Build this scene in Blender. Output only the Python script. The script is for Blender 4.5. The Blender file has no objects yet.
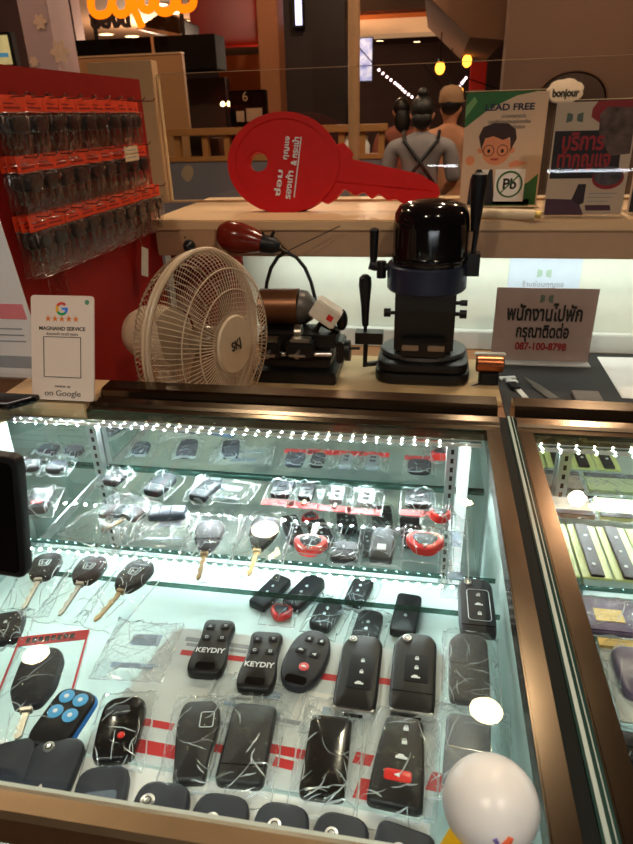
import bpy, bmesh, math, random
from mathutils import Vector, Matrix, Euler
R_ = math.radians
random.seed(7)
SC = bpy.context.scene
COL = SC.collection

# ------------------------------------------------------------------ camera
FPX, CX, CY, HC = 630.0, 316.5, 422.0, 1.325
_vy = Vector((437-CX, -(112-CY), -FPX)).normalized()
_vx = -Vector((-3490-CX, -(225-CY), -FPX)); _vx = (_vx - _vy*_vx.dot(_vy)).normalized()
_vz = _vx.cross(_vy)
RC = Matrix((_vx, _vy, _vz))
CAM = Vector((0, 0, HC))
def ray(u, v): return RC @ Vector((u-CX, -(v-CY), -FPX))
def onz(u, v, z): d = ray(u, v); return CAM + d*((z-HC)/d.z)
def ony(u, v, y): d = ray(u, v); return CAM + d*(y/d.y)
def onx(u, v, x): d = ray(u, v); return CAM + d*(x/d.x)
cd = bpy.data.cameras.new('camera'); cam = bpy.data.objects.new('camera', cd); COL.objects.link(cam)
cd.sensor_width = 36; cd.lens = FPX/844*36; cd.clip_start = .01; cd.clip_end = 100
cd.dof.use_dof = True; cd.dof.focus_distance = .72; cd.dof.aperture_fstop = 14
cam.matrix_world = Matrix.Translation(CAM) @ RC.to_4x4()
SC.camera = cam
SC.view_settings.view_transform = 'Standard'; SC.view_settings.look = 'None'
SC.view_settings.exposure = 0; SC.view_settings.gamma = 1
SC.cycles.use_denoising = True
SC.cycles.max_bounces = 10; SC.cycles.transparent_max_bounces = 48
SC.cycles.glossy_bounces = 5; SC.cycles.diffuse_bounces = 4
SC.cycles.sample_clamp_indirect = 4
SC.cycles.caustics_reflective = False; SC.cycles.caustics_refractive = False

# ------------------------------------------------------------------ materials
def lin(c):
    return tuple((x/12.92 if x <= .04045 else ((x+.055)/1.055)**2.4) for x in (k/255 for k in c))
MATS = {}
def pm(name, rgb, rough=.5, metal=0, var=.06, scale=40, bump=0, spec=.5, emit=0, bscale=None):
    if name in MATS: return MATS[name]
    m = bpy.data.materials.new(name); m.use_nodes = True; MATS[name] = m
    nt = m.node_tree; n = nt.nodes; b = n['Principled BSDF']
    c = lin(rgb)
    tc = n.new('ShaderNodeTexCoord'); ns = n.new('ShaderNodeTexNoise'); ns.inputs['Scale'].default_value = scale
    ns.inputs['Detail'].default_value = 3
    nt.links.new(tc.outputs['Object'], ns.inputs['Vector'])
    r = n.new('ShaderNodeValToRGB')
    r.color_ramp.elements[0].position = .3; r.color_ramp.elements[1].position = .7
    r.color_ramp.elements[0].color = (*[x*(1-var) for x in c], 1)
    r.color_ramp.elements[1].color = (*[min(1, x*(1+var)) for x in c], 1)
    nt.links.new(ns.outputs['Fac'], r.inputs['Fac']); nt.links.new(r.outputs['Color'], b.inputs['Base Color'])
    b.inputs['Roughness'].default_value = rough; b.inputs['Metallic'].default_value = metal
    b.inputs['Specular IOR Level'].default_value = spec
    if bump:
        bp = n.new('ShaderNodeBump'); bp.inputs['Strength'].default_value = bump; bp.inputs['Distance'].default_value = .002
        if bscale:
            n2 = n.new('ShaderNodeTexNoise'); n2.inputs['Scale'].default_value = bscale
            nt.links.new(tc.outputs['Object'], n2.inputs['Vector']); nt.links.new(n2.outputs['Fac'], bp.inputs['Height'])
        else: nt.links.new(ns.outputs['Fac'], bp.inputs['Height'])
        nt.links.new(bp.outputs['Normal'], b.inputs['Normal'])
    if emit:
        nt.links.new(r.outputs['Color'], b.inputs['Emission Color']); b.inputs['Emission Strength'].default_value = emit
    return m
def glassmat(name, tint, ior=1.45, rough=.0, base=0.0, milk=0.0, milkc=(235, 240, 240), bump=0, bscale=60):
    """clear sheet: transparent with a Fresnel gloss on its outer faces, optional milky share"""
    m = bpy.data.materials.new(name); m.use_nodes = True; MATS[name] = m
    nt = m.node_tree; n = nt.nodes; n.remove(n['Principled BSDF']); out = n['Material Output']
    t = n.new('ShaderNodeBsdfTransparent'); t.inputs[0].default_value = (*tint, 1)
    g = n.new('ShaderNodeBsdfGlossy'); g.inputs['Roughness'].default_value = rough
    fr = n.new('ShaderNodeFresnel'); fr.inputs['IOR'].default_value = ior
    ge = n.new('ShaderNodeNewGeometry')
    inv = n.new('ShaderNodeMath'); inv.operation = 'SUBTRACT'; inv.inputs[0].default_value = 1
    nt.links.new(ge.outputs['Backfacing'], inv.inputs[1])
    mu = n.new('ShaderNodeMath'); mu.operation = 'MULTIPLY'
    ad = n.new('ShaderNodeMath'); ad.operation = 'ADD'; ad.inputs[1].default_value = base; ad.use_clamp = True
    nt.links.new(fr.outputs[0], ad.inputs[0]); nt.links.new(ad.outputs[0], mu.inputs[0]); nt.links.new(inv.outputs[0], mu.inputs[1])
    if bump:
        tc = n.new('ShaderNodeTexCoord'); ns = n.new('ShaderNodeTexNoise'); ns.inputs['Scale'].default_value = bscale
        ns.inputs['Detail'].default_value = 4; ns.inputs['Distortion'].default_value = 1.5
        nt.links.new(tc.outputs['Object'], ns.inputs['Vector'])
        bp = n.new('ShaderNodeBump'); bp.inputs['Strength'].default_value = bump; bp.inputs['Distance'].default_value = .004
        nt.links.new(ns.outputs['Fac'], bp.inputs['Height'])
        nt.links.new(bp.outputs[0], g.inputs['Normal']); nt.links.new(bp.outputs[0], fr.inputs['Normal'])
    mx = n.new('ShaderNodeMixShader'); nt.links.new(mu.outputs[0], mx.inputs[0])
    nt.links.new(t.outputs[0], mx.inputs[1]); nt.links.new(g.outputs[0], mx.inputs[2])
    last = mx
    if milk:
        d = n.new('ShaderNodeBsdfDiffuse'); d.inputs[0].default_value = (*lin(milkc), 1)
        m2 = n.new('ShaderNodeMixShader'); m2.inputs[0].default_value = milk
        nt.links.new(mx.outputs[0], m2.inputs[1]); nt.links.new(d.outputs[0], m2.inputs[2]); last = m2
    nt.links.new(last.outputs[0], out.inputs[0])
    return m
def emitmat(name, rgb, strength):
    m = bpy.data.materials.new(name); m.use_nodes = True; MATS[name] = m
    nt = m.node_tree; n = nt.nodes; n.remove(n['Principled BSDF'])
    e = n.new('ShaderNodeEmission'); e.inputs[0].default_value = (*lin(rgb), 1); e.inputs[1].default_value = strength
    nt.links.new(e.outputs[0], n['Material Output'].inputs[0]); return m

GL = glassmat('clear_glass', (.97, .99, .985), 1.5)
GTOP = glassmat('top_glass', (.95, .985, .975), 1.5)
GSH = glassmat('shelf_glass', (.975, .995, .99), 1.3)
GED = glassmat('green_glass_edge', (.34, .50, .47), 1.4, .05, milk=.22, milkc=(90, 130, 124))
ACR = glassmat('acrylic', (.97, .97, .97), 1.4)
FILM = glassmat('plastic_film', (.97, .98, .985), 1.45, .05, base=.0, milk=.004, bump=.6, bscale=90)
FOLD_GLINT = glassmat('film_fold_glint', (.9, .93, .94), 1.5, .2, base=.22, milk=.38, milkc=(236, 244, 246))  # milky white paints the glints on creased film
FOLD_GLINT_S = glassmat('smoky_fold_glint', (.8, .76, .74), 1.5, .2, base=.2, milk=.3, milkc=(200, 170, 150))
FILM2 = glassmat('crumpled_film', (.95, .96, .97), 1.5, .12, base=.04, milk=.03, bump=.8, bscale=130)
SMOK = glassmat('smoked_film', (.93, .89, .87), 1.45, .15, base=.02, milk=.025, milkc=(150, 110, 92), bump=.9, bscale=60)
BLK = pm('black_plastic', (17, 18, 21), .40, bump=.12, bscale=900, var=.15, spec=.35)
BLKG = pm('black_gloss', (9, 9, 11), .14, var=.1, spec=.4)
BLK2 = pm('dark_slate_plastic', (34, 37, 45), .46, bump=.1, bscale=900, var=.12, spec=.35)
BTN = pm('rubber_button', (30, 31, 36), .6, spec=.25)
WPR = pm('white_print', (235, 238, 240), .5, var=.02)
RPR = pm('red_print', (196, 38, 44), .5)
REDP = pm('red_shell', (214, 40, 34), .28)
PINK = pm('pink_button', (222, 92, 100), .5)
BLUE = pm('sky_blue_button', (90, 170, 225), .4)
BLUR = pm('blue_shell', (40, 120, 205), .35)
ORG = pm('orange_print', (228, 110, 50), .5)
CHR = pm('chrome', (235, 238, 242), .28, 1)
STEEL = pm('blade_steel', (165, 160, 150), .3, 1)
GOLD = pm('blade_brass', (184, 160, 124), .3, 1)
BRASS = pm('brushed_brass', (98, 87, 72), .18, 1, var=.12, scale=25, bump=.012, bscale=220)
BRASS_D = pm('dark_brass', (92, 70, 54), .3, 1, var=.15)
WHT = pm('white_laminate', (232, 238, 236), .45, var=.02)
WPAP = pm('white_paper', (236, 236, 234), .7, var=.02)
GPR = pm('grey_print', (150, 156, 164), .6)
MIR = pm('mirror_silver', (228, 236, 234), .015, 1, var=.0)
DGAP = pm('dark_green_gasket', (10, 18, 18), .6, spec=.15)
CREAM = pm('cream_laminate', (206, 172, 132), .5, var=.03)
DARK = pm('dark_metal', (30, 29, 28), .4, .4)
WOOD = pm('pale_wood', (204, 176, 130), .55, var=.12, scale=14)
BUTT = pm('black_mat_rubber', (46, 46, 46), .75, bump=.3, bscale=300)
BOARDR = pm('red_pegboard_paint', (140, 26, 18), .6, var=.05, spec=.15)
HEADO = pm('orange_card', (230, 66, 26), .55, var=.10, scale=120)
FANW = pm('fan_cream_plastic', (192, 170, 142), .4, var=.04)
REDK = pm('glossy_red_acrylic', (206, 16, 16), .5, var=.03, spec=.2)

# ------------------------------------------------------------------ geometry
class MB:
    def __init__(s): s.v = []; s.f = []; s.mi = []; s.T = Matrix()
    def add(s, vs, fs, mi=0):
        b = len(s.v); s.v += [tuple(s.T @ Vector(p)) for p in vs]
        for f in fs: s.f.append([b+i for i in f]); s.mi.append(mi)
    def box(s, x0, x1, y0, y1, z0, z1, mi=0):
        x0, x1 = min(x0, x1), max(x0, x1); y0, y1 = min(y0, y1), max(y0, y1); z0, z1 = min(z0, z1), max(z0, z1)
        s.add([(x, y, z) for z in (z0, z1) for y in (y0, y1) for x in (x0, x1)],
              [(0, 2, 3, 1), (4, 5, 7, 6), (0, 1, 5, 4), (2, 6, 7, 3), (0, 4, 6, 2), (1, 3, 7, 5)], mi); return s
    def prism(s, o, z0, z1, mi=0, bev=0, dome=0):
        """vertical prism of a ccw outline; bev rounds the edges"""
        n = len(o); cx = sum(p[0] for p in o)/n; cy = sum(p[1] for p in o)/n
        hx = max(abs(p[0]-cx) for p in o) or 1; hy = max(abs(p[1]-cy) for p in o) or 1
        rings = []
        def ring(z, ins): rings.append([(cx+(p[0]-cx)*(1-ins/hx), cy+(p[1]-cy)*(1-ins/hy), z) for p in o])
        if bev:
            ring(z0, bev*.7); ring(z0+bev*.7, 0)
            ring(z1-bev, 0); ring(z1-bev*.3, bev*.3); ring(z1, bev)
        else: ring(z0, 0); ring(z1, 0)
        vs = [p for r in rings for p in r]; fs = []
        for k in range(len(rings)-1):
            for i in range(n):
                j = (i+1) % n; fs.append((k*n+i, k*n+j, (k+1)*n+j, (k+1)*n+i))
        fs.append(tuple(reversed(range(n))))
        b = (len(rings)-1)*n
        if dome:
            vs.append((cx, cy, z1+dome)); c = len(vs)-1
            for i in range(n): fs.append((b+i, b+(i+1) % n, c))
        else: fs.append(tuple(b+i for i in range(n)))
        s.add(vs, fs, mi); return s
    def tube(s, pts, r, n=8, mi=0, cap=True, closed=False):
        pts = [Vector(p) for p in pts]; m = len(pts); rs = r if isinstance(r, (list, tuple)) else [r]*m
        vs = []; fs = []; up = None
        for i, p in enumerate(pts):
            if closed: t = pts[(i+1) % m]-pts[i-1]
            else: t = pts[min(i+1, m-1)]-pts[max(i-1, 0)]
            t.normalize()
            if up is None:
                a = Vector((0, 0, 1)) if abs(t.z) < .9 else Vector((1, 0, 0)); up = t.cross(a).normalized()
            up = (up-t*up.dot(t)).normalized(); w = t.cross(up)
            for k in range(n):
                a = 2*math.pi*k/n; vs.append(p+(up*math.cos(a)+w*math.sin(a))*rs[i])
        for i in range(m if closed else m-1):
            for k in range(n):
                a = i*n+k; b = i*n+(k+1) % n; i2 = (i+1) % m
                fs.append((a, b, i2*n+(k+1) % n, i2*n+k))
        if cap and not closed: fs.append(tuple(reversed(range(n)))); fs.append(tuple((m-1)*n+k for k in range(n)))
        s.add(vs, fs, mi); return s
    def lathe(s, prof, n=24, c=(0, 0, 0), mi=0, M=None, sx=1, sy=1):
        """profile (r, z) about z"""
        vs = []; fs = []; M = M or Matrix(); C = Vector(c); m = len(prof)
        for (r, z) in prof:
            for k in range(n):
                a = 2*math.pi*k/n; vs.append(C+M @ Vector((r*sx*math.cos(a), r*sy*math.sin(a), z)))
        for i in range(m-1):
            for k in range(n): fs.append((i*n+k, i*n+(k+1) % n, (i+1)*n+(k+1) % n, (i+1)*n+k))
        if prof[0][0] > 1e-6: fs.append(tuple(reversed(range(n))))
        if prof[-1][0] > 1e-6: fs.append(tuple((m-1)*n+k for k in range(n)))
        s.add(vs, fs, mi); return s
    def ell(s, c, rx, ry, rz, n=20, m=12, mi=0, M=None):
        prof = [(max(1e-5, math.sin(math.pi*i/m)), -math.cos(math.pi*i/m)) for i in range(m+1)]
        D = Matrix.Diagonal((rx, ry, rz)); D = (M.to_3x3() @ D) if M else D
        return s.lathe(prof, n, c, mi, D)
    def torus(s, c, R, r, n=48, m=6, M=None, mi=0, a0=0, a1=None):
        M = M or Matrix(); full = a1 is None; a1 = 2*math.pi if full else a1
        k = n if full else n+1
        pts = [Vector(c)+M @ Vector((R*math.cos(a0+(a1-a0)*i/n), R*math.sin(a0+(a1-a0)*i/n), 0)) for i in range(k)]
        return s.tube(pts, r, m, mi, closed=full)
    def build(s, name, mats, parent=None, bevel=0, smooth=True, seg=2, ang=38):
        me = bpy.data.meshes.new(name); me.from_pydata(s.v, [], s.f); me.validate()
        for m in (mats if isinstance(mats, (list, tuple)) else [mats]): me.materials.append(m)
        me.polygons.foreach_set('material_index', s.mi[:len(me.polygons)])
        bm = bmesh.new(); bm.from_mesh(me)
        bmesh.ops.remove_doubles(bm, verts=bm.verts, dist=1e-6)
        if bevel:
            es = [e for e in bm.edges if e.is_manifold and e.calc_face_angle(0) > .5]
            bmesh.ops.bevel(bm, geom=es, offset=bevel, segments=seg, affect='EDGES', clamp_overlap=True)
        bmesh.ops.recalc_face_normals(bm, faces=bm.faces)
        bm.to_mesh(me); bm.free()
        if smooth:
            me.polygons.foreach_set('use_smooth', [True]*len(me.polygons)); me.set_sharp_from_angle(angle=R_(ang))
        o = bpy.data.objects.new(name, me); COL.objects.link(o)
        if parent: o.parent = parent
        return o
def tag(o, label=None, cat=None, group=None, kind=None):
    if label: o['label'] = label
    if cat: o['category'] = cat
    if group: o['group'] = group
    if kind: o['kind'] = kind
    return o
def thing(name, label, cat, loc=(0, 0, 0), rz=0, group=None, rot=None):
    o = bpy.data.objects.new(name, None); COL.objects.link(o); o.empty_display_size = .05
    o.location = loc; o.rotation_euler = rot if rot else (0, 0, rz)
    return tag(o, label, cat, group)
def struct(mb, name, mats, **k): return tag(mb.build(name, mats, **k), kind='structure')
def copy_tree(o, parent=None):
    c = o.copy(); COL.objects.link(c)
    if parent: c.parent = parent
    for ch in list(o.children): copy_tree(ch, c)
    return c
def text(body, size, mat, parent, loc=(0, 0, 0), rot=(0, 0, 0), name='lettering', bold=0, ext=.0002, ax='CENTER', space=1, wid=None):
    c = bpy.data.curves.new('t', 'FONT'); c.body = body; c.size = size; c.align_x = ax; c.align_y = 'CENTER'
    c.extrude = ext; c.offset = bold*size; c.space_line = space; c.resolution_u = 3
    o = bpy.data.objects.new('t', c); COL.objects.link(o)
    me = bpy.data.meshes.new_from_object(o.evaluated_get(bpy.context.evaluated_depsgraph_get()))
    bpy.data.objects.remove(o); bpy.data.curves.remove(c)
    me.materials.clear(); me.materials.append(mat); me.name = name
    if wid:
        xs = [v.co.x for v in me.vertices]; w = max(xs)-min(xs); k = wid/w
        for v in me.vertices: v.co.x *= k
    t = bpy.data.objects.new(name, me); COL.objects.link(t); t.location = loc; t.rotation_euler = rot
    if parent: t.parent = parent
    return t
def rpoly(pts, rad, seg=5):
    """rounded ccw polygon"""
    n = len(pts); out = []; rad = rad if isinstance(rad, (list, tuple)) else [rad]*n
    for i in range(n):
        p = Vector(pts[i]); a = (Vector(pts[i-1])-p); b = (Vector(pts[(i+1) % n])-p)
        r = min(rad[i], a.length*.49, b.length*.49)
        p0 = p+a.normalized()*r; p1 = p+b.normalized()*r
        for k in range(seg+1):
            t = k/seg; q = p0*(1-t)**2+p*2*t*(1-t)+p1*t*t; out.append((q.x, q.y))
    return out
def rrect(w, l, r, x=0, y=0, seg=5):
    return rpoly([(x-w/2, y-l/2), (x+w/2, y-l/2), (x+w/2, y+l/2), (x-w/2, y+l/2)], r, seg)
def circ(r, x=0, y=0, n=20, ry=None): return [(x+r*math.cos(2*math.pi*i/n), y+(ry or r)*math.sin(2*math.pi*i/n)) for i in range(n)]
ORD = ['first', 'second', 'third', 'fourth', 'fifth', 'sixth', 'seventh', 'eighth', 'ninth', 'tenth', 'eleventh', 'twelfth']

# ------------------------------------------------------------------ the setting
FLO = pm('mall_floor_tile', (92, 70, 56), .25, var=.08, scale=3)
CEI = pm('mall_ceiling_paint', (176, 136, 104), .8, var=.04, scale=2)
def bgbox(name, u0, v0, u1, v1, D, t, mat, floor=False, top=None, build=True):
    c = ony((u0+u1)/2, (v0+v1)/2, D)
    x0 = ony(u0, (v0+v1)/2, D).x; x1 = ony(u1, (v0+v1)/2, D).x
    z1 = ony((u0+u1)/2, v0, D).z if top is None else top; z0 = 0 if floor else ony((u0+u1)/2, v1, D).z
    m = MB(); m.box(x0, x1, D, D+t, z0, z1)
    return m.build(name, mat) if build else m
m = MB(); m.box(-9, 9, -4, 22, -.1, 0); struct(m, 'floor', FLO)
m = MB(); m.box(-9, 9, -4, 22, 2.9, 3.0); struct(m, 'ceiling', CEI)
m = MB(); m.box(-9, 9, 22, 22.1, 0, 2.9); struct(m, 'wall_far', pm('dark_maroon_wall', (64, 40, 34), .7, scale=1))
m = MB(); m.box(-9, 9, -4.1, -4, 0, 2.9); struct(m, 'wall_behind', pm('dim_brown_wall', (96, 74, 60), .7, scale=1))
m = MB(); m.box(-9.1, -9, -4, 22, 0, 2.9); struct(m, 'wall_left', pm('mauve_grey_wall', (128, 106, 106), .7, scale=1))
m = MB(); m.box(9, 9.1, -4, 22, 0, 2.9); struct(m, 'wall_right', MATS['dim_brown_wall'])
TAN = pm('tan_plaster', (106, 80, 64), .8, var=.03, scale=1.5)
# tan shop wall on the right and its soffit
x0 = ony(505, 60, 4.8).x
m = MB(); m.box(x0, 8.9, 4.8, 5.0, 0, 2.9); struct(m, 'wall_shop_right', TAN)
x1 = ony(431, 5, 5.6).x
m = MB()
pts = [ony(u, v, 5.6) for u, v in ((424, -8), (470, 37), (505, 40), (510, -40), (424, -40))]
k = len(pts); m.add([tuple(p) for p in pts]+[(p.x, p.y+2.2, p.z) for p in pts],
                    [tuple(range(k)), tuple(range(2*k-1, k-1, -1))]+[(i, i+k, (i+1) % k+k, (i+1) % k) for i in range(k)])
struct(m, 'trim_1', pm('soffit_paint', (138, 104, 80), .8, var=.03), smooth=False)
m = MB(); m.box(-9, ony(75, 30, 7.6).x, 7.6, 7.8, 0, 2.9); struct(m, 'wall_shop_left', MATS['mauve_grey_wall'])
o = bgbox('wall_slats', 183, 78, 228, 160, 6.9, .15, pm('dark_brown_panel', (70, 48, 40), .6, scale=3), floor=True); tag(o, kind='structure')
o = bgbox('wall_red', 190, -10, 262, 46, 7.6, .2, pm('glossy_red_wall', (190, 34, 24), .3, scale=2)); tag(o, kind='structure')
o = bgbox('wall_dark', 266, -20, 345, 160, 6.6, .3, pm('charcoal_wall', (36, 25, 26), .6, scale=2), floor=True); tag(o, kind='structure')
o = bgbox('trim_2', 337, 17, 470, 33, 8.6, .5, pm('cream_lintel_glow', (226, 176, 126), .6, emit=.45)); tag(o, kind='structure')  # glow added to the lintel in place of lamps lighting it
o = bgbox('trim_3', 337, 13, 470, 17.5, 8.58, .5, pm('orange_fascia', (222, 116, 40), .5)); tag(o, kind='structure')
o = bgbox('wall_amber', 222, 55, 266, 160, 7.4, .1, pm('amber_shop_wall', (196, 112, 50), .6, scale=4), floor=True); tag(o, kind='structure')
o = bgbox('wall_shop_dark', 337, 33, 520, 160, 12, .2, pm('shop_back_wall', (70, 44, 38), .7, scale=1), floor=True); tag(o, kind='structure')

# ------------------------------------------------------------------ glass display cases
G = .95; SH = .86
FX0, FX1, FY0, FY1 = -.62, .102, .199, .845
def rail_x(mb, x0, x1, prof, mi=0):
    k = len(prof)
    vs = [(x0, y, z) for y, z in prof]+[(x1, y, z) for y, z in prof]
    fs = [tuple(range(k)), tuple(range(2*k-1, k-1, -1))]+[(i, i+k, (i+1) % k+k, (i+1) % k) for i in range(k)]
    mb.add(vs, fs, mi)
BACKP = [(.757, .936), (.757, .9515), (.768, .953), (.771, .957), (.786, .958), (.789, .9535), (.803, .9535), (.807, .961), (.812, .9635), (.838, .9645), (.845, .961), (.845, .935)]
FRONTP = [(.199, .925), (.199, .950), (.202, .9535), (.214, .9535), (.2185, .950), (.2185, .936)]
LEDM = emitmat('led_white', (236, 249, 247), 1800)
LEDM3 = emitmat('led_white_low', (236, 249, 247), 150)
LEDM4 = emitmat('led_white_side', (236, 249, 247), 1000)
LEDM2 = emitmat('led_white_dim', (236, 249, 247), 210)
STRIP = pm('led_strip_tape', (225, 230, 228), .5)
def led_strip(label, p0, p1, pitch, r, mat, group=None, width=.008, front=False):
    p0 = Vector(p0); p1 = Vector(p1); L = (p1-p0).length; n = int(L/pitch)
    t = thing('led_strip', label, 'light strip', p0, group=group)
    a = MB(); a.box(0, L, -width/2, width/2, 0, .002); a.build('tape', pm('green_tape', (96, 124, 118), .5) if front else STRIP, t)
    b = MB()
    for i in range(n):
        b.ell(((i+.5)*pitch, -width/2-.0012 if front else 0, .001 if front else 0), r, r, r*.8, 6, 4)
    d = b.build('light_diodes', mat, t); d['kind'] = 'stuff'
    dx = p1-p0; t.rotation_euler = (0, -math.asin(dx.z/L), math.atan2(dx.y, dx.x))
    return t
FROST = glassmat('frosted_side_glass', (.8, .9, .88), 1.5, .02, milk=.55, milkc=(196, 214, 210))
def display_case(label, X0, X1, sides, shelves, deck, left_cream=False):
    t = thing('display_case', label, 'display case', ((X0+X1)/2, .52, 0))
    ox = -(X0+X1)/2
    def P(mb, name, mats, **k):
        mb2 = mb; o = mb2.build(name, mats, t, **k); o.matrix_parent_inverse = Matrix.Translation((-(X0+X1)/2, -.52, 0)); return o
    ins = .018
    m = MB(); m.box(X0, X1, FY0+.004, .84, .0, .08); P(m, 'plinth', DARK)
    m = MB(); m.box(X0+.004, X1-.004, FY0+.008, .835, .08, deck); P(m, 'cabinet', pm('cabinet_cream', (206, 200, 190), .5, var=.02), bevel=.002)
    m = MB(); m.box(X0+.002, X1-.002, FY0+.012, .832, deck, deck+.004); P(m, 'deck', pm('aqua_white_laminate', (200, 212, 208), .45, var=.02))
    m = MB(); rail_x(m, X0 if not left_cream else -.478, X1, BACKP); P(m, 'back_rail', BRASS, smooth=False)
    if left_cream:
        m = MB(); m.box(X0, -.4785, .757, .845, .936, .962); P(m, 'rail_end_sheen', CREAM, bevel=.002)  # cream end block paints the beige reflection on the brass back rail
    m = MB(); rail_x(m, X0, X1, FRONTP); P(m, 'front_rail', pm('front_brass_lit', (168, 145, 114), .40, 1, var=.10, scale=25), smooth=False)  # brighter copy of the brass, reflected light put into its colour
    for s in sides:
        m = MB()
        xa, xb = (X1-ins, X1) if s > 0 else (X0, X0+ins)
        m.box(xa, xb, .2186, .7568, .930, .9535); P(m, 'side_rail', CREAM if left_cream and s < 0 else BRASS, bevel=.0012)
    m = MB(); m.box(X0+.019, X1-.019, .219, .7565, .944, .9495); P(m, 'top_glass', GTOP, smooth=False)
    m = MB(); m.box(X0+.002, X1-.002, .202, .207, deck+.004, .925); P(m, 'front_glass', GL, smooth=False)
    m = MB(); m.box(X0+.002, X1-.002, .757, .762, deck+.004, .936); P(m, 'mirror_back', MIR, smooth=False)
    m = MB(); m.box(X0+.002, X1-.002, .763, .83, deck+.004, .935); P(m, 'back_panel', WHT, smooth=False)
    for s in (-1, 1):
        m = MB(); xa = X1-.008 if s > 0 else X0+.002
        m.box(xa, xa+.006, .2075, .7565, deck+.004, .929); P(m, 'side_panel', FROST, smooth=False)
    for (y0, y1, z) in shelves:
        m = MB(); m.box(X0+.012, X1-.012, y0+.0015, y1-.0015, z-.006, z, 0)
        m.box(X0+.012, X1-.012, y0, y0+.0014, z-.006, z, 1); m.box(X0+.012, X1-.012, y1-.0014, y1, z-.006, z, 1)
        P(m, 'glass_shelf', [GSH, GED], smooth=False)
    return t
caseL = display_case('brass framed glass case full of car keys under the review sign', FX0, FX1, (-1, 1),
                     [(.205, .517, SH), (.572, .754, SH)], .70, True)
RX0, RX1 = .124, .86
caseR = display_case('brass framed glass case of green cards and bagged accessories under the black bench mat', RX0, RX1, (-1, 1),
                     [(.205, .50, SH), (.575, .754, SH)], .70)
# gasket and glass edge between the two cases
m = MB(); m.box(.1023, .1125, .20, .80, .001, .951); tag(m.build('rubber_gasket', DGAP), 'dark rubber strip filling the gap between the two brass frames', 'seal')
m = MB(); m.box(.1128, .1236, .20, .80, .001, .9525, 0); m.box(.1146, .1176, .20, .80, .9526, .9534, 1); m.box(.1205, .1212, .20, .80, .9526, .9534, 1)
tag(m.build('glass_divider', [pm('green_glass_block', (40, 66, 62), .08, var=.1), pm('glass_edge_white', (170, 190, 186), .3)], smooth=False), 'thick green glass sheet standing upright between the two display cases', 'glass')
# slotted chrome uprights on the mirror
def upright(X, label, w=.014):
    t = thing('shelf_upright', label, 'rail', (X, .749, .706))
    m = MB(); m.box(-w/2, w/2, -.006, .006, 0, .226, 0)
    for i in range(16): m.box(-.002, .002, -.0066, -.0058, .012+i*.0135, .019+i*.0135, 1)
    m.build('slotted_bar', [CHR, DARK], t, smooth=False)
    b = MB(); b.box(-.0015, .0015, -.165, -.007, .134, .147); b.build('bracket', CHR, t, smooth=False)
upright(-.468, 'slotted chrome shelf upright against the mirror below the review sign')
upright(.043, 'slotted chrome shelf upright at the mirror corner near the red key covers')
upright(.185, 'slotted chrome shelf upright in the case with green cards')
m = MB(); m.box(.052, .066, .738, .752, .706, .93); tag(m.build('lamp_post', pm('white_diffuser', (245, 250, 250), .4, emit=1.0)), 'upright white light tube in the corner of the key case', 'lamp')
led_strip('row of white lights under the back rail of the key case', (-.60, .750, .9305), (.08, .750, .9305), .0167, .0026, LEDM)
led_strip('row of white lights inside the front rail of the key case', (-.60, .2235, .937), (.08, .2235, .937), .0125, .0018, LEDM2)
led_strip('row of white lights below the front edge of the inner glass shelf', (-.60, .566, .850), (.08, .566, .850), .0125, .0018, LEDM3, None, .003, True)
led_strip('row of white lights under the back rail of the green card case', (.145, .750, .9305), (.84, .750, .9305), .022, .0029, LEDM4)
led_strip('row of white lights below the inner glass shelf of the green card case', (.145, .568, .850), (.84, .568, .850), .0125, .0018, LEDM3, None, .003, True)

# ------------------------------------------------------------------ lamps
def area(name, loc, rot, sx, sy, e, col, spread=180):
    l = bpy.data.lights.new(name, 'AREA'); l.shape = 'RECTANGLE'; l.size = sx; l.size_y = sy; l.energy = e; l.color = col
    l.spread = R_(spread)
    o = bpy.data.objects.new(name, l); COL.objects.link(o); o.location = loc; o.rotation_euler = rot; return o
COOL = (.86, 1.0, .98); WARM = (1.0, .80, .60)
area('under_ledge_light', (.12, 1.445, 1.036), (R_(16), 0, 0), 1.0, .012, 1.05, (.93, 1.0, .90))
LMP = emitmat('downlight_glow', (255, 222, 168), 85)
def downlight(u, v, zc, r, label, e):
    """a ceiling lamp standing where its reflection in the case glass asks for it"""
    p = onz(u, v, .9495); d = ray(u, v); d.z = -d.z
    q = p+d*((zc-p.z)/d.z)
    t = thing('ceiling_downlight', label, 'ceiling light', (q.x, q.y, zc), group='ceiling downlights over the counter')
    a = MB(); a.lathe([(r*1.25, 0), (r*1.25, -.006), (r*1.02, -.006), (r*1.0, 0)], 24); a.build('trim_ring', pm('lamp_trim', (230, 226, 218), .5), t)
    b = MB(); b.lathe([(r, -.0015), (r, -.003)], 24); b.build('lamp_face', LMP, t)
    l = bpy.data.lights.new('downlight', 'SPOT'); l.energy = e; l.color = WARM; l.spot_size = R_(150); l.spot_blend = .7; l.shadow_soft_size = .01
    o = bpy.data.objects.new('downlight', l); COL.objects.link(o); o.location = (q.x, q.y, zc-.02)
    return q
DL = [downlight(36, 655, 2.899, .062, 'warm ceiling downlight mirrored at the red bordered key bag', 42),
      downlight(486, 711, 2.899, .070, 'warm ceiling downlight mirrored above the white egg', 42),
      downlight(265, 530, 2.899, .085, 'warm ceiling downlight mirrored on a brass bladed key', 32),
      downlight(466, 503, 2.899, .040, 'small ceiling downlight mirrored near the white light tube', 16),
      downlight(595, 507, 2.899, .040, 'small ceiling downlight mirrored in the green card case', 16)]
w = bpy.data.worlds.new('world'); SC.world = w; w.use_nodes = True
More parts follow.
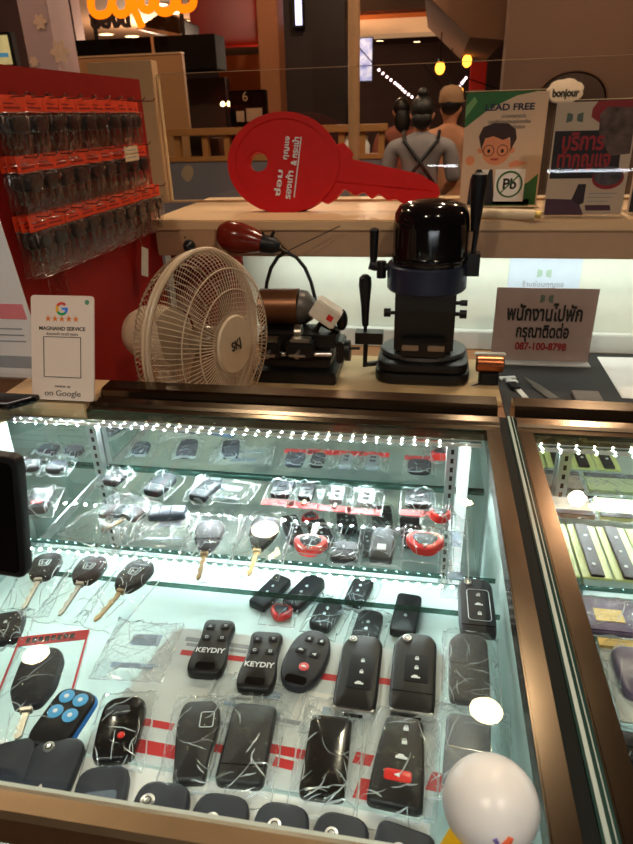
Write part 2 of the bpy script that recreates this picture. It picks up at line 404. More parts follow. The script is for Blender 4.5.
w.node_tree.nodes['Background'].inputs[0].default_value = (1.0, .78, .6, 1); w.node_tree.nodes['Background'].inputs[1].default_value = .05
for (x, y, e) in ((-3, 4, 40), (1.0, 3.6, 36), (-1, 9, 90), (-5, 9, 80), (3.5, 3, 30), (1, 14, 60), (-3, 15, 60), (-.8, 5.2, 40)):
    l = bpy.data.lights.new('mall_light', 'POINT'); l.energy = e*.8; l.color = (1, .72, .48); l.shadow_soft_size = .05
    o = bpy.data.objects.new('mall_light', l); COL.objects.link(o); o.location = (x, y, 2.8)

# two unseen lamps added on the customer side to brighten egg and signs
for (x, y, nm) in ((-.75, -.75, 'added unseen lamp over the customer side nearer the pegboard end'), (.75, -.55, 'added unseen lamp over the customer side nearer the tan wall end')):
    t = thing('ceiling_downlight', nm, 'ceiling light', (x, y, 2.899), group='ceiling downlights over the counter')
    a = MB(); a.lathe([(.10, 0), (.10, -.006), (.082, -.006), (.08, 0)], 24); a.build('trim_ring', MATS['lamp_trim'], t)
    b = MB(); b.lathe([(.08, -.0015), (.08, -.003)], 24); b.build('lamp_face', LMP, t)
    l = bpy.data.lights.new('downlight', 'SPOT'); l.energy = 54; l.color = (1, .86, .72); l.spot_size = R_(150); l.spot_blend = .7; l.shadow_soft_size = .06
    o = bpy.data.objects.new('downlight', l); COL.objects.link(o); o.location = (x, y, 2.87)
hp = ony(140, 55, 8.3)
for (x, y, z, e) in ((hp.x, 8.3, hp.z, 55), (ony(300, 60, 8.0).x, 8.0, 1.9, 40), (ony(150, 56, 12.5).x, 12.5, ony(150, 56, 12.5).z, 190)):  # added lamps, hidden behind beam and wall, to brighten ceiling and shops
    l = bpy.data.lights.new('hidden_fill_light', 'POINT'); l.energy = e; l.color = (1, .74, .5); l.shadow_soft_size = .1
    o = bpy.data.objects.new('hidden_fill_light', l); COL.objects.link(o); o.location = (x, y, z)
m = MB(); m.box(-.628, ony(247, 320, 1.5).x, 1.49, 1.5045, 0.801, 1.041); struct(m, 'wall_bench_left', pm('dark_red_board', (112, 34, 24), .6, spec=.15))

# ------------------------------------------------------------------ keys and remotes
def icon(mb, kind, x, y, s, z, mi=0):
    h = .0003
    def pr(o): mb.prism([(x+a*s, y+b*s) for a, b in o], z, z+h, mi)
    if kind in ('lock', 'unlock'):
        pr([(-.5, -.6), (.5, -.6), (.5, .15), (-.5, .15)])
        off = .0 if kind == 'lock' else .22
        for k in range(6):
            a0 = math.pi*k/6; a1 = math.pi*(k+1)/6
            pr([(.4*math.cos(a0)+off, .15+.5*math.sin(a0)), (.4*math.cos(a1)+off, .15+.5*math.sin(a1)), (.24*math.cos(a1)+off, .15+.34*math.sin(a1)), (.24*math.cos(a0)+off, .15+.34*math.sin(a0))])
    elif kind == 'car':
        pr([(-1, -.35), (1, -.35), (1, .05), (.55, .12), (.3, .5), (-.5, .5), (-.75, .12), (-1, .05)])
    elif kind == 'horn':
        pr([(-.9, -.25), (-.4, -.25), (.5, -.7), (.5, .7), (-.4, .25), (-.9, .25)])
    elif kind in ('tri', 'tri2', 'sq', 'hex'):
        P = {'tri': [(-.7, -.5), (.7, -.5), (0, .7)], 'tri2': [(-.7, .5), (0, -.7), (.7, .5)],
             'sq': [(-.6, -.6), (.6, -.6), (.6, .6), (-.6, .6)], 'hex': circ(.75, n=6)}[kind]
        n = len(P)
        for i in range(n):
            a, b = P[i], P[(i+1) % n]
            q = [a, b, (b[0]*.72, b[1]*.72), (a[0]*.72, a[1]*.72)]
            ar = sum(q[k][0]*q[(k+1) % 4][1]-q[(k+1) % 4][0]*q[k][1] for k in range(4))
            pr(q if ar > 0 else q[::-1])
    elif kind == 'dot': pr(circ(.6, n=12))
def outline(style, w, l):
    h = w/2
    if style == 'rect': return rrect(w, l, w*.18, 0, l/2)
    if style == 'soft': return rrect(w, l, w*.34, 0, l/2)
    if style == 'oval': return [(h*abs(math.cos(a))**.8*math.copysign(1, math.cos(a)), l/2+l/2*abs(math.sin(a))**.85*math.copysign(1, math.sin(a))) for a in [2*math.pi*i/32 for i in range(32)]]
    if style == 'chip': return rpoly([(-h*.86, 0), (h*.86, 0), (h, l*.55), (h*.94, l), (-h*.94, l), (-h, l*.55)], [w*.22, w*.22, w*.5, w*.38, w*.38, w*.5])
    if style == 'bulge': return rpoly([(-h*.9, 0), (h*.9, 0), (h, l*.25), (h*.78, l*.6), (h*.9, l), (-h*.9, l), (-h*.78, l*.6), (-h, l*.25)], w*.22)
    if style == 'lexus': return rpoly([(-h, 0), (h, 0), (h*.93, l*.5), (h*.72, l), (-h*.72, l), (-h*.93, l*.5)], [w*.14, w*.14, w*.4, w*.16, w*.16, w*.4])
    if style == 'merc': return rpoly([(-h*.66, 0), (h*.66, 0), (h*.74, l*.22), (h, l*.72), (h*.82, l), (-h*.82, l), (-h, l*.72), (-h*.74, l*.22)], [w*.08, w*.08, w*.4, w*.4, w*.2, w*.2, w*.4, w*.4])
    if style == 'flip': return rpoly([(-h*.92, 0), (h*.92, 0), (h, l*.16), (h, l*.9), (h*.72, l), (-h*.55, l), (-h, l*.86), (-h, l*.16)], [w*.12, w*.12, w*.2, w*.2, w*.2, w*.2, w*.22, w*.2])
    if style == 'shield': return rpoly([(-h*.30, 0), (h*.30, 0), (h*.95, l*.45), (h, l*.82), (h*.6, l), (-h*.6, l), (-h, l*.82), (-h*.95, l*.45)], [w*.2, w*.2, w*.4, w*.25, w*.3, w*.3, w*.25, w*.4])
    if style == 'squared': return rpoly([(-h*.55, 0), (h*.55, 0), (h, l*.3), (h, l*.82), (h*.55, l), (-h*.55, l), (-h, l*.82), (-h, l*.3)], [w*.12, w*.12, w*.15, w*.2, w*.2, w*.2, w*.2, w*.15])
    return rrect(w, l, w*.2, 0, l/2)
def bag_mesh(x0, x1, y0, y1, top, bulge=None, nx=26, ny=34, seed=0, flat=.0012, folds=30):
    rnd = random.Random(seed); m = MB()
    cx, cy = (x0+x1)/2, (y0+y1)/2; ph = [rnd.uniform(0, 6.28) for _ in range(8)]
    bx0, bx1, by0, by1 = bulge if bulge else (x0+.01, x1-.01, y0+.01, y1-.01)
    def hgt(x, y):
        dx = max(bx0-x, 0, x-bx1); dy = max(by0-y, 0, y-by1)
        ex = max(bx0-x0, x1-bx1, .006); ey = max(by0-y0, y1-by1, .006)
        f = max(0, 1-math.hypot(dx/ex, dy/ey)); f = f*f*(3-2*f)
        r1 = 1-abs(math.sin(x*95+y*40+ph[0]+1.2*math.sin(y*70+ph[4]))); r2 = 1-abs(math.sin(y*110-x*62+ph[1]+1.1*math.sin(x*80+ph[5]))); r3 = 1-abs(math.sin((x-y)*140+ph[2]+math.sin((x+y)*60+ph[6])))
        wr = .0075*(r1**4+r2**4+.8*r3**4-.5)
        return flat+top*f+max(-flat*.5, wr*(.75-.45*f))
    H_ = hgt
    vs = []; fs = []
    for j in range(ny+1):
        for i in range(nx+1):
            x = x0+(x1-x0)*i/nx; y = y0+(y1-y0)*j/ny
            wob = .0012*math.sin(j*.9+ph[3])*(1 if i in (0, nx) else 0)
            vs.append((x+wob, y, max(.0004, hgt(x, y))))
    for j in range(ny):
        for i in range(nx):
            a = j*(nx+1)+i; fs.append((a, a+1, a+nx+2, a+nx+1))
    m.add(vs, fs)
    # milky crease ribbons painting the bright glints where the film folds
    def ribbon(pts, wd):
        n = len(pts); q = []
        for i, (x, y) in enumerate(pts):
            a = pts[max(i-1, 0)]; b = pts[min(i+1, n-1)]; tx, ty = b[0]-a[0], b[1]-a[1]; L = math.hypot(tx, ty) or 1
            ww = wd*(.25+.75*math.sin(math.pi*(i+.5)/n)); px, py = -ty/L*ww, tx/L*ww
            q.append((x-px, y-py, H_(x-px, y-py)+.0005)); q.append((x+px, y+py, H_(x+px, y+py)+.0007))
        m.add(q, [(2*i, 2*i+2, 2*i+3, 2*i+1) for i in range(n-1)], 1)
    W, Hh = x1-x0, y1-y0
    for (p, q) in (((x0, y0), (x1, y0)), ((x0, y1), (x1, y1)), ((x0, y0), (x0, y1)), ((x1, y0), (x1, y1))):
        c = ((x0+x1)/2, (y0+y1)/2); k = .985
        ribbon([(c[0]+(p[0]+(q[0]-p[0])*i/9-c[0])*k, c[1]+(p[1]+(q[1]-p[1])*i/9-c[1])*k) for i in range(10)], .0007)
    for r in range(folds):
        if r % 3 < 2:   # beside the object
            side = rnd.choice((0, 1, 2, 3))
            if side == 0: sx, sy = rnd.uniform(x0, bx0+.002), rnd.uniform(y0, y1)
            elif side == 1: sx, sy = rnd.uniform(bx1-.002, x1), rnd.uniform(y0, y1)
            elif side == 2: sx, sy = rnd.uniform(x0, x1), rnd.uniform(y0, by0+.003)
            else: sx, sy = rnd.uniform(x0, x1), rnd.uniform(by1-.003, y1)
            an = rnd.uniform(-.5, .5)+(math.pi/2 if side < 2 else rnd.choice((.5, 1.2, 2.0, 2.6)))
        else: sx, sy, an = rnd.uniform(x0, x1), rnd.uniform(y0, y1), rnd.uniform(0, 3.14)
        L = rnd.uniform(.15, .42)*min(W, Hh)*1.3; cv = rnd.uniform(-1.2, 1.2); pts = []
        for i in range(9):
            pts.append((min(max(sx, x0+.0005), x1-.0005), min(max(sy, y0+.0005), y1-.0005))); sx += math.cos(an)*L/8; sy += math.sin(an)*L/8; an += cv/8
        ribbon(pts, rnd.uniform(.00018, .00062))
    return m
BAGN = [0]
def put_bag(t, x0, x1, y0, y1, top, bulge, mat=None, header=None, border=None):
    BAGN[0] += 1
    m = bag_mesh(x0, x1, y0, y1, top, bulge, seed=BAGN[0])
    b = m.build('plastic_bag', [mat or FILM, FOLD_GLINT], t, ang=80)
    if header:
        h = MB(); h.box(x0, x1, y1-.014, y1-.001, .0052, .0057); hd_ = h.build('printed_header', header, b, smooth=False)
        if border:
            h = MB(); h.box(x0, x0+.002, y0, y1-.014, .0050, .0055); h.box(x1-.002, x1, y0, y1-.014, .0050, .0055); h.box(x0, x1, y0, y0+.002, .0050, .0055); h.build('printed_border', border, b, smooth=False)
            h = MB(); h.box(x0+.008, x0+.012, y1-.011, y1-.004, .0057, .0059)
            for q_ in range(7): h.box(x0+.014+q_*.006, x0+.0185+q_*.006, y1-.011+.0012*(q_ % 2), y1-.004, .0057, .0059)
            h.build('dark_print', BLK, hd_, smooth=False)
    return b
def blade_mesh(w, l, t, z, cuts=True):
    """key blade reaching from y=0 to y=-l"""
    h = w/2
    o = [(-h, 0)]
    n = 9
    o += [(-h+(.0011*(i % 3) if cuts and 0 < i < n else 0), -l*.12-l*.76*i/n) for i in range(n+1)]
    o += [(-h*.4, -l), (h*.4, -l), (h, -l*.9), (h, 0)]
    m = MB(); m.prism(o, z, z+t); m.box(-h*.18, h*.22, -l*.92, -.001, z+t, z+t+.0002); return m
def base_frame(B, T, z, length=None):
    b = onz(B[0], B[1], z+.010); t = onz(T[0], T[1], z+.010)
    d = (t-b); d.z = 0; L = d.length; d.normalize(); ang = math.atan2(-d.x, d.y)
    if length: b = t-d*length; L = length
    return Vector((b.x, b.y, z+.0008)), ang, L
GRP = {}
def fob(name, label, B, T, w, style, feats=(), z=SH, T_=.011, length=None, mat=None, group=None, blade=None, bag=None, bagmat=None, header=None, border=None, cat='car key', ring=False):
    loc, ang, L = base_frame(B, T, z, length)
    t = thing(name, label, cat, loc, ang, group)
    mat = mat or BLK
    o = outline(style, w, L)
    body = MB(); body.prism(o, .0006, T_, 0, bev=.0028, dome=.0004); body.build('body', mat, t, ang=50)
    top = T_+.0003
    for f in feats:
        k = f[0]
        if k == 'btn':
            _, x, y, bw, bh, bm, ic, sh = f
            m = MB(); X, Y = x*w/2, y*L
            m.prism(circ(bw*w/2, X, Y, 24, bh*w/2) if sh == 'o' else rrect(bw*w, bh*w, min(bw, bh)*w*.3, X, Y), T_-.001, top+.0007, 0, bev=.0004)
            bb = m.build('button', bm, t)
            if ic:
                q = MB(); icon(q, ic, X, Y, min(bw, bh)*w*.30 if sh != 'o' else min(bw, bh)*w*.26, top+.0007); q.build('printed_symbol', WPR, bb, smooth=False)
        elif k == 'icon':
            q = MB(); icon(q, f[1], f[2]*w/2, f[3]*L, f[4]*w, top+.0005); q.build('printed_symbol', f[5] if len(f) > 5 else WPR, t, smooth=False)
        elif k == 'plate':
            _, x, y, pw, ph, pmn, r = f
            m = MB(); m.prism(rrect(pw*w, ph*L, r*w, x*w/2, y*L), T_-.001, top+.0005, 0, bev=.0004); m.build('face_plate', pmn, t)
        elif k == 'chrome':
            m = MB(); m.prism(circ(f[3]*w, f[1]*w/2, f[2]*L, 20), T_-.001, top+.0012, 0, bev=.0006); cb = m.build('release_button', CHR, t)
            m = MB(); m.torus((f[1]*w/2, f[2]*L, top+.0012), f[3]*w*.5, .0004, 16, 5); m.build('button_ring', DARK, cb)
        elif k == 'base':
            m = MB(); m.prism(rrect(w*.94, L*f[1], w*.10, 0, L*f[1]/2-.001), .0012, T_-.0008, 0, bev=.0015); m.build('chrome_base', CHR, t)
            m = MB(); m.box(-w*.22, w*.22, -.0012, -.0008, .003, T_-.004); m.build('base_slot', DARK, t, smooth=False)
        elif k == 'rim':
            m = MB(); m.prism(outline(style, w*1.06, L*1.03), .0003, T_*.7, 0, bev=.003); m.T = Matrix(); m.build('rim_shell', f[1], t)
        elif k == 'text':
            text(f[1], f[4]*w, WPR, t, (f[2]*w/2, f[3]*L, top+.0002), bold=.02, name='printed_word', ext=.0001)
        elif k == 'hole':
            m = MB(); m.prism(rrect(w*.5, w*.22, w*.1, 0, f[1]*L), T_-.001, top+.0002); m.build('key_ring_slot', BLKG, t)
        elif k == 'line':
            m = MB(); _, x, y, pw, ph, r = f; oo = rrect(pw*w, ph*L, r*w, x*w/2, y*L, 4)
            m.tube([(a, b, top+.0002) for a, b in oo], .0004, 4, closed=True); m.build('outline_print', WPR, t)
        elif k == 'seam':
            m = MB(); m.box(-w*.44, w*.44, f[1]*L-.0004, f[1]*L+.0004, T_-.001, top+.0001); m.build('seam', BLKG, t, smooth=False)
        elif k == 'emblem':
            e = MB(); X, Y, s = f[2]*w/2, f[3]*L, f[4]*w
            oo = rpoly([(X-s*.42, Y-s*.42), (X+s*.42, Y-s*.42), (X+s*.55, Y+s*.45), (X-s*.55, Y+s*.45)], s*.15)
            e.tube([(a, b, top+.0003) for a, b in oo], .0005, 5, closed=True)
            if f[1] == 'H':
                for sx in (-1, 1): e.tube([(X+sx*s*.20, Y-s*.30, top+.0003), (X+sx*s*.28, Y+s*.34, top+.0003)], .0006, 5)
                e.tube([(X-s*.22, Y, top+.0003), (X+s*.22, Y, top+.0003)], .0006, 5)
            e.build('emblem', CHR, t)
        elif k == 'diamond':
            e = MB(); X, Y, s = f[1]*w/2, f[2]*L, f[3]*w
            oo = [(X, Y-s), (X+s*.6, Y), (X, Y+s), (X-s*.6, Y)]
            e.prism(oo, T_-.0005, top+.0008, bev=.0005); e.build('emblem', CHR, t)
    if blade:
        bl, bmat = blade
        m = blade_mesh(w*.17, bl, .0024, T_*.4); bo = m.build('blade', bmat, t, smooth=False)
        m = MB(); m.box(-w*.13, w*.13, -.004, .003, T_*.25, T_*.8); m.build('collar', bmat, t, bevel=.0006)
    if ring:
        m = MB(); m.torus((0, L+.008, T_*.5), .010, .0008, 28, 6); m.build('key_ring', CHR, t)
    if bag:
        x0, x1, y0, y1 = bag
        put_bag(t, -w/2-x0, w/2+x1, -y0-(blade[0] if blade else 0), L+y1, T_+.0016, (-w/2, w/2, -(blade[0]*.5 if blade else 0), L), bagmat, header, border)
    return t
B4 = [('btn', -.42, .83, .26, .22, BTN, 'tri', 'r'), ('btn', .42, .85, .26, .22, BTN, 'tri2', 'r'), ('btn', -.42, .62, .26, .22, BTN, 'hex', 'r'), ('btn', .42, .62, .26, .22, BTN, 'sq', 'r'), ('text', 'KEYDIY', 0, .38, .23), ('hole', .12)]
fob('key_remote', 'black four button remote with white lettering, beside a grey bag', (203, 674), (221, 620), .036, 'bulge', B4)
fob('key_remote', 'black four button remote with white lettering, touching the oval remote', (253, 690), (268, 632), .036, 'bulge', B4)
fob('key_remote', 'oval black remote with four small buttons and one pink button', (293, 687), (318, 631), .040, 'oval',
    [('btn', -.2, .80, .2, .2, BTN, 'lock', 'r'), ('btn', .42, .80, .2, .2, BTN, 'unlock', 'r'), ('btn', -.35, .58, .24, .2, BTN, 'car', 'r'), ('btn', .36, .55, .24, .2, BTN, 'horn', 'r'),
     ('btn', .12, .32, .24, .24, PINK, 'car', 'o'), ('hole', .10)], mat=BLK2)
fob('flip_key', 'black folding key remote with three buttons and a chrome base', (353, 711), (364, 636), .038, 'flip',
    [('chrome', -.5, .91, .10), ('plate', .1, .48, .62, .46, BTN, .08), ('icon', 'lock', .14, .62, .09), ('icon', 'lock', .14, .47, .09), ('icon', 'car', .1, .32, .10), ('base', .07)])
fob('flip_key', 'black folding key remote with three boxed buttons and ringed chrome pivot', (411, 713), (416, 634), .040, 'flip',
    [('chrome', -.4, .90, .11), ('plate', .12, .52, .56, .36, BTN, .06), ('icon', 'lock', .12, .64, .09), ('icon', 'lock', .12, .52, .09), ('icon', 'car', .1, .40, .10), ('base', .045), ('seam', .22)])
fob('flip_key', 'dark grey folding key remote with three white outlined buttons by the side glass', (479, 634), (474, 579), .036, 'flip',
    [('chrome', -.4, .90, .11), ('line', .12, .48, .62, .56, .12), ('icon', 'unlock', .12, .66, .11), ('icon', 'car', .12, .48, .11), ('icon', 'lock', .12, .32, .11), ('seam', .12)], mat=BLK2)
bg = (.006, .008, .012, .016)
fob('smart_key', 'bagged black smart key with three buttons above one red button', (394, 807), (405, 717), .042, 'lexus',
    [('icon', 'lock', .1, .84, .10), ('icon', 'lock', .1, .68, .10), ('icon', 'car', .05, .50, .11), ('btn', 0, .30, .50, .22, REDP, 'horn', 'r')], bag=(.008, .010, .016, .008))
fob('smart_key', 'bagged plain black smart key left of the key with one red button', (321, 797), (332, 716), .035, 'rect', [('seam', .13), ('chrome', -.6, .94, .04)], mat=BLKG, bag=(.008, .010, .012, .010))
fob('smart_key', 'bagged plain black smart key with a lighter folded foot end', (238, 784), (256, 704), .038, 'rect', [('seam', .20)], mat=BLK, bag=(.005, .008, .014, .008))
fob('smart_key', 'bagged black smart key with a narrow waist and a chrome flank', (188, 781), (202, 701), .037, 'merc', [('line', .4, .72, .3, .2, .05)], bag=(.006, .010, .008, .012))
fob('smart_key', 'bagged rounded black smart key with one red dot button', (111, 760), (127, 697), .038, 'chip',
    [('btn', .2, .34, .16, .16, REDP, None, 'o'), ('plate', -.25, .75, .55, .16, BLK2, .1)], mat=BLKG, bag=(.006, .006, .008, .012))
fob('gate_remote', 'blue rimmed black remote with four light blue round buttons', (42, 746), (81, 690), .037, 'soft',
    [('rim', BLUR)]+[('btn', x, y, .36, .36, BLUE, 'dot', 'o') for x, y in ((-.38, .82), (.38, .80), (-.42, .54), (.38, .52))], cat='remote')
fob('bladed_key', 'bladed black car key in the red bordered bag', (26, 706), (46, 648), .040, 'squared', [], blade=(.030, STEEL), bag=(.012, .016, .012, .024), header=RPR, mat=BLK2, border=RPR)
fob('smart_key', 'bagged black car key at the edge of the case below the black device', (0, 642), (10, 612), .034, 'chip', [('icon', 'lock', 0, .6, .1)], bag=(.006, .006, .006, .008))
fob('smart_key', 'grey car key crumpled in shiny film below the outlined folding key', (470, 701), (468, 634), .036, 'flip', [('seam', .5)], mat=BLK2, bag=(.006, .010, .008, .008), bagmat=FILM2)
fob('smart_key', 'grey car key in cloudy film just beyond the white egg', (466, 790), (469, 716), .036, 'rect', [('seam', .5)], mat=pm('grey_plastic', (96, 102, 110), .4), bag=(.020, .016, .010, .016), bagmat=FILM2)
# the front row, half hidden under the front rail
fr = [((2, 790), (12, 741), .040, 'flip', 'dark folding key beside the case corner in the front row', [('seam', .3)]),
      ((36, 800), (63, 738), .042, 'flip', 'dark folding key with chrome pivot and silver emblem in the front row', [('chrome', -.35, .86, .11), ('diamond', 0, .32, .16)]),
      ((96, 810), (106, 766), .040, 'soft', 'dark car key with a grey pad and silver emblem in the front row', [('plate', .05, .42, .62, .45, pm('slate_pad', (70, 80, 92), .4), .1), ('diamond', .05, .45, .10)]),
      ((154, 822), (168, 782), .043, 'chip', 'dark rounded key with chrome pivot fourth from the case corner in the front row', [('chrome', -.45, .72, .13), ('seam', .2)]),
      ((214, 836), (226, 794), .043, 'chip', 'dark rounded key with chrome pivot below the narrow waisted smart key', [('chrome', -.2, .66, .12), ('diamond', -.2, .66, .08)]),
      ((276, 846), (286, 803), .041, 'chip', 'dark rounded key with chrome pivot below the folded foot smart key', [('chrome', -.2, .70, .12), ('diamond', -.2, .70, .08)]),
      ((336, 858), (345, 814), .041, 'chip', 'dark rounded key with chrome pivot below the plain black smart key', [('chrome', -.3, .72, .12)]),
      ((398, 868), (408, 827), .041, 'rect', 'dark square ended key with chrome pivot beside the white egg', [('chrome', -.1, .70, .12), ('seam', .35)])]
for B, T, w, st, lb, fe in fr:
    fob('flip_key', lb, B, T, w, st, fe, length=.062 if st != 'flip' else .07, mat=BLK2, group='front row of folding keys')
# white card and printed paper they lie on
def sheet(name, label, quad, z, mat, marks=(), cat='paper', th=.0005):
    pts = [onz(u, v, z) for u, v in quad]; t = thing(name, label, cat, (pts[0].x, pts[0].y, z))
    m = MB(); m.prism([((p-pts[0]).x, (p-pts[0]).y) for p in pts], 0, th); m.build('sheet', mat, t, smooth=False)
    for i, (q, mm) in enumerate(marks):
        a = MB(); a.prism([((onz(u, v, z)-pts[0]).x, (onz(u, v, z)-pts[0]).y) for u, v in q], th, th+.00012); a.build('printed_band', mm, t, smooth=False)
    return t
sheet('display_card', 'long white card strip under the front row of dark keys', [(-30, 797), (430, 872), (430, 824), (90, 757), (-12, 738)], SH+.00005, WPAP)
def band(x0, y0, x1, y1, h, s=.13): return [(x0, y0+h), (x1, y1+h), (x1+h*.4, y1), (x0+h*.4, y0)]
LIN = pm('liner_paper', (206, 214, 216), .6, var=.05, scale=30)
sheet('printed_liner', 'pale printed paper liner with red bars under the bagged smart keys', [(80, 752), (432, 818), (440, 700), (448, 655), (300, 640), (175, 628)], SH+.00005, LIN,
      [(band(128, 738, 176, 747, 13), RPR), (band(128, 716, 172, 724, 7), RPR), (band(212, 744, 240, 749, 8), RPR), (band(268, 744, 304, 751, 9), RPR), (band(272, 757, 292, 762, 9), RPR), (band(352, 752, 370, 756, 11), RPR),
       (band(316, 673, 352, 678, 6), RPR), (band(372, 677, 392, 680, 6), RPR), (band(180, 650, 250, 658, 5), RPR), (band(185, 637, 250, 646, 4), GPR), (band(186, 643, 246, 651, 3), GPR), (band(352, 778, 372, 782, 20), RPR), (band(425, 772, 440, 775, 18), RPR),
       (band(212, 720, 228, 723, 4), GPR), (band(268, 716, 300, 722, 4), GPR), (band(290, 690, 330, 697, 30), WPAP)])
# bladed keys on the front plate
for (B, T, tip, lb) in (((38, 577), (51, 553), (24, 610), 'bladed black key with silver emblem nearest the black device'),
                        ((80, 581), (97, 556), (62, 616), 'bladed black key with silver emblem, middle of the three beside the black device'),
                        ((121, 588), (146, 560), (86, 618), 'bladed black key with silver emblem and clip in the crumpled bag')):
    loc, ang, L = base_frame(B, T, SH); e = onz(tip[0], tip[1], SH+.006); bl = (Vector((e.x, e.y, 0))-Vector((loc.x, loc.y, 0))).length
    fob('bladed_key', lb, B, T, .033, 'squared', [('emblem', 'H', 0, .52, .36)], blade=(bl, STEEL if tip[0] < 80 else GOLD), bag=(.010, .012, .008, .012), bagmat=FILM)
# keys on the inner plate
for (B, T, tip, lb, ex) in (((204, 551), (212, 520), (182, 578), 'bladed black key with brass blade left of the mirrored lamp', 0),
                            ((257, 548), (268, 517), (243, 575), 'bladed black key with brass blade right under the mirrored lamp', 1)):
    loc, ang, L = base_frame(B, T, SH); e = onz(tip[0], tip[1], SH+.006); bl = (Vector((e.x, e.y, 0))-Vector((loc.x, loc.y, 0))).length
    fob('bladed_key', lb, B, T, .036, 'shield', [('seam', .35)], blade=(bl, GOLD), bag=(.012, .016, .002, .014), mat=BLK2 if ex == 0 else BLK)
def cover(label, c, w, blade=0, z=SH, rot=0):
    p = onz(c[0], c[1], z+.008); t = thing('key_cover', label, 'key cover', (p.x, p.y, z+.0008), rot)
    o = rpoly([(-w*.22, -w*.40), (w*.22, -w*.40), (w*.52, w*.05), (w*.5, w*.32), (w*.25, w*.42), (-w*.25, w*.42), (-w*.5, w*.32), (-w*.52, w*.05)], w*.2)
    m = MB(); m.prism(o, .0006, .013, bev=.004); m.build('red_body', REDP, t)
    m = MB(); m.prism([(x*.66, y*.62+w*.04) for x, y in o], .012, .0142, bev=.001); m.build('dark_face', BLK2, t)
    m = MB(); m.prism(circ(.0022, 0, -w*.28), .0125, .0136); m.build('red_stud', pm('deep_red', (120, 10, 12), .3), t)
    if blade:
        m = MB(); m.T = Matrix.Translation((0, w*.40, 0)) @ Matrix.Rotation(math.pi, 4, 'Z')
        for q in (blade_mesh(.008, blade, .0022, .005),): m.add(q.v, q.f)
        m.build('blade', STEEL, t, smooth=False)
        put_bag(t, -w*.8, w*.8, -w*.6, w*.4+blade+.008, .014, (-w/2, w/2, -w*.4, w*.5))
    else: put_bag(t, -w*.95, w*.75, -w*.65, w*.75, .015, (-w/2, w/2, -w*.4, w*.5))
cover('red key cover with dark face and steel blade on the inner glass shelf', (310, 546), .040, .030)
cover('red key cover with dark face, bagged, near the chrome upright on the inner shelf', (425, 544), .044)
fob('smart_key', 'small black car key between the red cover and the stickered key', (343, 561), (347, 541), .032, 'soft', [('seam', .5)], mat=BLK2, bag=(.004, .004, .004, .006))
fob('smart_key', 'bagged black car key with a white sticker on the inner shelf', (380, 560), (384, 528), .030, 'chip', [('plate', 0, .35, .35, .18, WPR, .02)], bag=(.014, .010, .006, .010), bagmat=FILM2)
# two headed bag by the chrome upright
p = onz(120, 520, SH); t = thing('bladed_key', 'bagged key with two dark heads below the chrome upright', 'car key', (p.x, p.y, SH+.0008), R_(-18))
for x, y, r in ((-.016, .004, 30), (.012, .012, -12)):
    M_ = Matrix.Translation((x, y, 0)) @ Matrix.Rotation(R_(r), 4, 'Z')
    m = MB(); m.T = M_; m.prism(rrect(.032, .024, .007), .001, .011, bev=.003); m.build('key_head', BLK2, t)
    m = MB(); m.T = M_ @ Matrix.Translation((0, -.012, 0)); q = blade_mesh(.008, .034, .002, .004); m.add(q.v, q.f); m.build('blade', STEEL if r > 0 else GOLD, t, smooth=False)
put_bag(t, -.05, .05, -.06, .045, .012, (-.03, .03, -.03, .03), FILM2)
# packs with red headers close to the mirror
packs = [(278, 491, 'flip', .028, BLK2, None, 'farthest from the chrome upright'), (303, 494, 'soft', .020, BLK, GOLD, 'second along, with a brass blade'),
         (334, 497, 'rect', .018, pm('silver_plastic', (150, 160, 165), .3), STEEL, 'third along, silver key'), (364, 500, 'soft', .022, MATS['silver_plastic'], None, 'fourth along, small silver key'),
         (417, 502, 'soft', .034, BLK, None, 'fifth along, square black key')]
for i, (u, v, st, w_, mm, bl, lb) in enumerate(packs):
    p = onz(u, v+14, SH); t = thing('key_pack', 'clear key bag with red header by the mirror, '+lb, 'bagged key', (p.x, p.y, SH+.0008), 0)
    m = MB(); m.T = Matrix.Translation((0, .012, 0)); m.prism(outline(st, w_, .036), .0008, .009, bev=.002); kb = m.build('key_body', mm, t)
    for k in range(2):
        m = MB(); m.prism(rrect(w_*.4, .006, .001, 0, .022+.011*k), .0085, .0098); m.build('button', BTN, kb)
    if bl:
        m = MB(); m.T = Matrix.Translation((0, .014, 0)); q = blade_mesh(.006, .014, .002, .003); m.add(q.v, q.f); m.build('blade', bl, t, smooth=False)
    m = MB(); m.box(-.022, .022, -.006, .007, .0024, .0030); m.build('printed_header', RPR, t, smooth=False)
    put_bag(t, -.023, .023, -.007, .052, .010, (-w_/2, w_/2, .012, .046))
p = onz(442, 517, SH); cover('red key cover standing by the chrome upright behind the square black key', (440, 516), .026)
for (B, T, w_, st, lb) in (((150, 492), (170, 474), .030, 'chip', 'black car key by the mirror, third from the chrome upright'), ((196, 497), (214, 480), .026, 'rect', 'grey pack key by the mirror in front of the long bag'), ((108, 482), (122, 470), .026, 'chip', 'black car key half hidden by the chrome upright at the mirror'),
                           ((52, 470), (60, 460), .030, 'oval', 'dark oval key by the mirror below the review sign'), ((26, 468), (34, 459), .030, 'soft', 'dark rounded key by the mirror beside the review sign edge')):
    fob('smart_key', lb, B, T, w_, st, [('seam', .4)], mat=BLK2, bag=(.008, .008, .006, .004))
fob('smart_key', 'red tagged dark key in crumpled film right above the black device', (34, 510), (44, 488), .030, 'rect', [('btn', 0, .3, .5, .3, REDP, None, 'r')], mat=BLK2, bag=(.01, .01, .01, .01), bagmat=FILM2)
